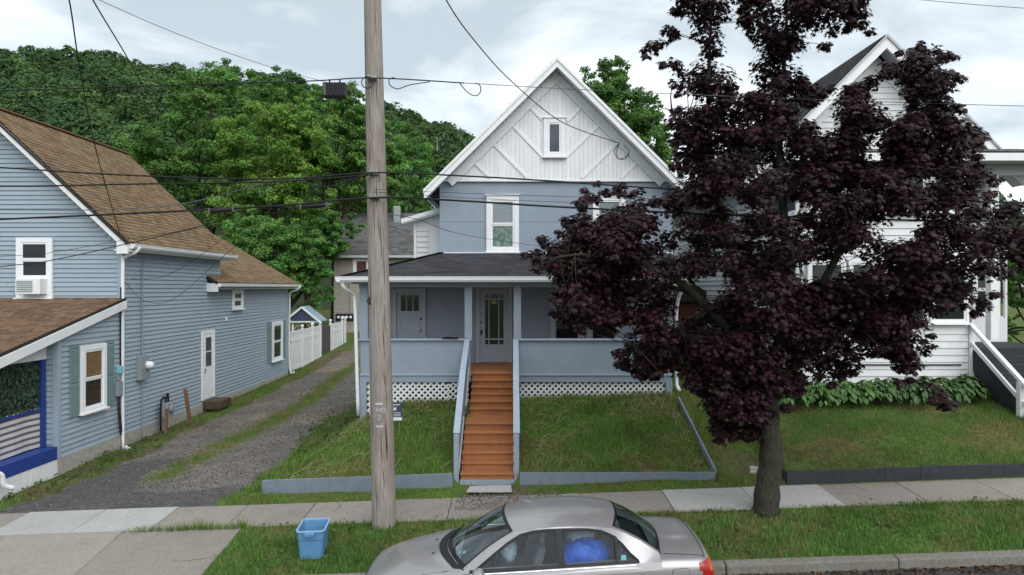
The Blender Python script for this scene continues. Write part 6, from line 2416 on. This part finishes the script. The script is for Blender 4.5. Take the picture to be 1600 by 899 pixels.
def lump(name, c, rad_l, mt, label, cat, seed):
    q = MB()
    vs_l = []
    n1_, n2_ = 14, 22
    for i in range(n1_):
        a = math.pi * i / (n1_ - 1)
        for j in range(n2_):
            b = 2 * math.pi * j / n2_
            k = 1 + 0.10 * math.sin(3 * b + seed) * math.sin(2 * a) + 0.08 * math.sin(7 * b + 5 * a + seed) + 0.05 * math.sin(11 * a - 4 * b)
            vs_l.append(cw((c[0] + rad_l[0] * k * math.sin(a) * math.cos(b), c[1] + rad_l[1] * k * math.sin(a) * math.sin(b), c[2] + rad_l[2] * k * math.cos(a))))
    q.add(vs_l, [(i * n2_ + j, i * n2_ + (j + 1) % n2_, (i + 1) * n2_ + (j + 1) % n2_, (i + 1) * n2_ + j) for i in range(n1_ - 1) for j in range(n2_)])
    return q.build(name, mt, label=label, cat=cat, smooth=True)


lump('plastic_bag', (0.62, -0.48, 0.90), (0.31, 0.20, 0.22), 'bag_blue', 'bright blue plastic bag on the back seat of the silver car', 'bag', 1.0)
lump('plastic_bag', (0.60, -0.32, 1.10), (0.17, 0.16, 0.10), 'bag_white', 'pale crumpled bag on top of the blue bag in the car', 'bag', 2.0)
lump('towel', (-0.28, -0.40, 0.98), (0.10, 0.17, 0.15), 'bag_white', 'pale crumpled cloth behind the steering wheel of the car', 'cloth', 3.0)
q = MB()
q.grid([[cw((x, -0.787 + (z - 0.97) * 0.5 * -0.0 - 0.002, z)) for x in (1.03, 1.09)] for z in (0.97, 1.03)])
q.build('window_sticker', 'paper_teal', CAR)
q = MB()
for t0, s0 in ((0.80, -0.70), (0.86, -0.62)):
    rows = ruled(lambda s: roof_p(0, s), cowl, n=3, s0=s0, s1=s0 + 0.07, t0=t0, t1=t0 + 0.05)
    rows = [[v + Vector((0.006, 0, -0.006)) for v in r_] for r_ in rows]
    q.grid(rows)
q.build('inspection_sticker', 'paper_teal', CAR)

# ------------------------------------------------------------------ grass, gravel, debris
def blades(name, n, x0, x1, y0_, y1_, h, label, dens=None, dryness=0.0, green=(0.138, 0.242, 0.045), wd=0.012, excl=None):
    x = rng.uniform(x0, x1, n)
    y = rng.uniform(y0_, y1_, n)
    g, v, a, s = cover(x, y)
    keep = rng.random(n) < np.clip(g * 0.97 + 0.0, 0, 1) * (0.45 + 0.75 * vnoise(x, y, 2.6, 9))
    if excl is not None:
        keep &= ~excl(x, y)
    x, y = x[keep], y[keep]
    n = len(x)
    z = gz(x, y)
    patch = vnoise(x, y, 1.1, 33)
    hh = h * rng.uniform(0.45, 1.25, n) * (0.75 + 0.75 * vnoise(x, y, 1.9, 2))
    th = rng.uniform(0, 2 * math.pi, n)
    lean = rng.uniform(0.1, 0.9, n) * hh
    w2 = wd * rng.uniform(0.6, 1.3, n)
    dx, dy = np.cos(th), np.sin(th)
    # blade faces roughly the street half the time
    px_, py_ = -dy, dx
    b0 = np.stack([x - px_ * w2 / 2, y - py_ * w2 / 2, z - 0.01], -1)
    b1 = np.stack([x + px_ * w2 / 2, y + py_ * w2 / 2, z - 0.01], -1)
    tip = np.stack([x + dx * lean, y + dy * lean, z + hh], -1)
    V = np.stack([b0, b1, tip], 1).reshape(-1, 3)
    T = np.arange(3 * n).reshape(-1, 3)
    dryp = np.clip((vnoise(x, y, 1.4, 21) * 1.8 - 0.75) + dryness, 0, 1)
    isdry = rng.random(n) < dryp * 0.5
    c = np.array(green)[None] * rng.uniform(0.65, 1.35, (n, 1)) * (0.75 + 0.5 * patch[:, None])
    c[:, 0] *= 1 + rng.uniform(-0.15, 0.35, n)
    straw = np.array([0.26, 0.21, 0.095])[None] * rng.uniform(0.6, 1.2, (n, 1))
    c = np.where(isdry[:, None], straw, c)
    o0 = np.array([(x0 + x1) / 2, (y0_ + y1_) / 2, 0.0])
    me = mesh_np(name, V - o0, T, 'grass', np.repeat(c, 3, 0))
    link(name, me, tuple(o0), kind='stuff', label=label, cat='grass')


under_house = lambda x, y: (x > -3.75) & (x < 4.0) & (y > 16.62)
stairs_ex = lambda x, y: (x > -1.15) & (x < 0.15) & (y > 13.25)
blades('strip_grass', 76000, -4.5, 13, 9.84, 11.53, 0.075, 'rough green grass strip between kerb and sidewalk', green=(0.098, 0.210, 0.046), wd=0.013)
blades('verge_grass', 16000, -5.3, 5.2, 12.54, 13.16, 0.038, 'thin grass fringe between sidewalk and edging boards', dryness=0.12)
blades('lawn_grass', 72000, -5.2, 3.93, 13.24, 16.9, 0.11, 'shaggy lawn with straw patches sloping up to the porch', dryness=0.15, green=(0.132, 0.256, 0.051), wd=0.013, excl=lambda x, y: stairs_ex(x, y) | ((x > -3.6) & (x < 3.9) & (y > 16.68)))
blades('side_grass', 16000, 3.98, 5.2, 12.58, 20, 0.11, 'grass path between the two front lawns behind the maple', dryness=0.05)
blades('right_lawn_grass', 60000, 5.1, 13, 12.68, 16.6, 0.06, 'mown lawn with brown patches before the white house', dryness=0.16, green=(0.110, 0.206, 0.048))
blades('driveway_grass', 60000, -10.2, -4.2, 12.6, 33, 0.08, 'grass growing along the middle and edges of the gravel driveway', dryness=0.0, green=(0.120, 0.198, 0.043))

blades('joint_grass', 1800, -6.6, -4.5, 11.465, 11.525, 0.17, 'thin line of grass growing in the sidewalk joint')
# long dry stalks lying on the lawns
V, T, Cc = [], [], []
for k in range(1500):
    x = random.uniform(-4.6, 3.8)
    y = random.uniform(13.35, 16.4)
    if -1.3 < x < 0.3 or random.random() > float(vnoise(np.array(x), np.array(y), 1.3, 77)) * 1.5 - 0.35:
        continue
    th = random.gauss(0.2, 0.9)
    ln = random.uniform(0.18, 0.5)
    cv = random.uniform(-1.2, 1.2)
    b = len(V)
    for i in range(5):
        t = i / 4
        xx = x + math.cos(th + cv * t) * ln * t
        yy2 = y + math.sin(th + cv * t) * ln * t
        zz = z0(min(xx, 3.85), yy2) + 0.05 + 0.07 * math.sin(math.pi * t)
        V += [(xx, yy2, zz), (xx - math.sin(th) * 0.008, yy2 + math.cos(th) * 0.006, zz + 0.004)]
        c = random.uniform(0.8, 1.25)
        Cc += [(0.29 * c, 0.265 * c, 0.145 * c)] * 2
    T += [(b + 2 * i, b + 2 * i + 2, b + 2 * i + 3, b + 2 * i + 1) for i in range(4)]
link('dry_stalks', mesh_np('dry_stalks', np.array(V), np.array(T), 'grass', np.array(Cc)), (0, 0, 0), kind='stuff', label='pale dry grass stalks lying over the lawn', cat='grass')

# weedy leaves at driveway edge and verge
n = 4600
x = np.concatenate([rng.uniform(-5.7, -4.0, 2300), rng.uniform(-10.0, -8.9, 900), rng.uniform(-4.4, 11.0, 1400)])
y = np.concatenate([rng.uniform(13.3, 21, 2300), rng.uniform(13.2, 20, 900), rng.uniform(9.9, 11.5, 1400)])
g, v, a, s = cover(x, y)
k = (g > 0.3) & (rng.random(n) < vnoise(x, y, 1.6, 40) * 1.3)
x, y = x[k], y[k]
C = np.stack([x, y, gz(x, y) + rng.uniform(0.02, 0.12, len(x)) * np.where((y > 15) & (x > -6), 2.4, 1.0)], -1)
cc = np.array([[0.070, 0.125, 0.032]]) * rng.uniform(0.6, 1.4, (len(x), 1))
link('weeds', leaf_mesh('weeds', C - np.array([-5, 15, 0]), np.array([0, 0, 1.0]) + rng.normal(size=(len(x), 3)) * 0.4, rng.uniform(0.04, 0.11, len(x)), BROAD, cc, 'leaf_green'), (-5, 15, 0), kind='stuff', label='broad leaved weeds scattered along the driveway edge', cat='weeds')

# loose stones on the driveway and grit by the steps
OCT = (np.array([[1, 0, 0], [0, 1, 0], [-1, 0, 0], [0, -1, 0], [0, 0, 0.8], [0, 0, -0.4]]) * 0.5, np.array([[0, 1, 4], [1, 2, 4], [2, 3, 4], [3, 0, 4], [1, 0, 5], [2, 1, 5], [3, 2, 5], [0, 3, 5]]))
n = 26000
x = rng.uniform(-9.6, -4.8, n)
y = 12.8 + 18 * rng.random(n) ** 1.4
g, v, a, s = cover(x, y)
k = rng.random(n) < v * 0.95 + a * 0.06 + 0.02
x, y = x[k], y[k]
x = np.concatenate([x, rng.uniform(-1.0, 0.9, 900)])
y = np.concatenate([y, rng.uniform(11.9, 12.66, 900)])
zz = gz(x, y) + np.where(y < 12.6, 0.055, 0)
C = np.stack([x, y, zz + 0.006], -1)
cc = np.array([[0.17, 0.16, 0.15]]) * rng.uniform(0.4, 1.6, (len(x), 1))
link('gravel_stones', leaf_mesh('gravel_stones', C - np.array([-7, 18, 0]), np.array([0, 0, 1.0]) + rng.normal(size=(len(x), 3)) * 0.3, rng.uniform(0.015, 0.045, len(x)), OCT, cc, 'stone_bits'), (-7, 18, 0), kind='stuff', label='loose grey gravel stones on the driveway', cat='gravel')

for pts in ([(-3.2, 12.52), (-3.1, 12.3), (-3.16, 12.05)], [(6.2, 12.5), (6.3, 12.25), (6.34, 12.1)], [(-5.2, 10.5), (-4.9, 10.52), (-4.6, 10.58)]):
    p3 = []
    for (x, y) in pts:
        zt = (0.315 + (y - 11.5) / 1.06 * 0.047) if y > 11.5 else (0.04 + (y - 9.7) / 1.78 * 0.268)
        p3.append(Vector((x, y, zt + float(slope(x)) + 0.001)))
    sp_ = spline(p3, 5)
    q = MB()
    q.tube([p + Vector((random.uniform(-0.02, 0.02), 0, 0)) for p in sp_], 0.0035, 4)
    q.build('crack', 'asphalt', sidewalk)
n = 650
x = rng.uniform(-9.5, 10, n)
y = np.where(rng.random(n) < 0.75, rng.uniform(11.5, 12.56, n), rng.uniform(9.9, 11.45, n))
k = (y > 11.5) | (x < -4.7)
x, y = x[k], y[k]
zt = np.where(y > 11.5, 0.315 + (y - 11.5) / 1.06 * 0.047, 0.04 + (y - 9.7) / 1.78 * 0.268) + slope(x) + 0.016
cc = np.where(rng.random((len(x), 1)) < 0.6, np.array([[0.07, 0.055, 0.035]]), np.array([[0.09, 0.12, 0.04]])) * rng.uniform(0.5, 1.5, (len(x), 1))
link('sidewalk_crumbs', leaf_mesh('sidewalk_crumbs', np.stack([x, y, zt], -1) - np.array([0, 11, 0]), np.array([0, 0, 1.0]) + rng.normal(size=(len(x), 3)) * 0.25, rng.uniform(0.010, 0.030, len(x)), BROAD, cc, 'stone_bits'), (0, 11, 0), kind='stuff', label='small leaf crumbs scattered over the sidewalk', cat='litter')
# leaf litter in the gutter by the kerb
n = 1500
x = rng.uniform(2.6, 9.5, n)
y = 9.68 - np.abs(rng.normal(size=n)) * 0.16
C = np.stack([x, y, slope(x) + 0.012], -1)
cc = np.array([[0.085, 0.055, 0.035]]) * rng.uniform(0.3, 1.8, (n, 1))
link('leaf_litter', leaf_mesh('leaf_litter', C - np.array([6, 9.9, 0]), np.array([0, 0, 1.0]) + rng.normal(size=(n, 3)) * 0.5, rng.uniform(0.02, 0.07, n), BROAD, cc, 'stone_bits'), (6, 9.9, 0), kind='stuff', label='dead leaves and twigs lying in the gutter', cat='litter')
q = MB()
zz = z0(-3.6, 10.4)
q.tube(spline([P(438, 868, 10.4), P(425, 873, 10.36), P(405, 881, 10.28)], 4), [0.018] * 9, 6)
q.tube(spline([P(430, 871, 10.38), P(420, 872, 10.4), P(412, 868, 10.45)], 4), [0.008] * 9, 5)
q.build('fallen_branch', 'twig', label='short fallen branch lying on the grass left of the blue tote', cat='branch')
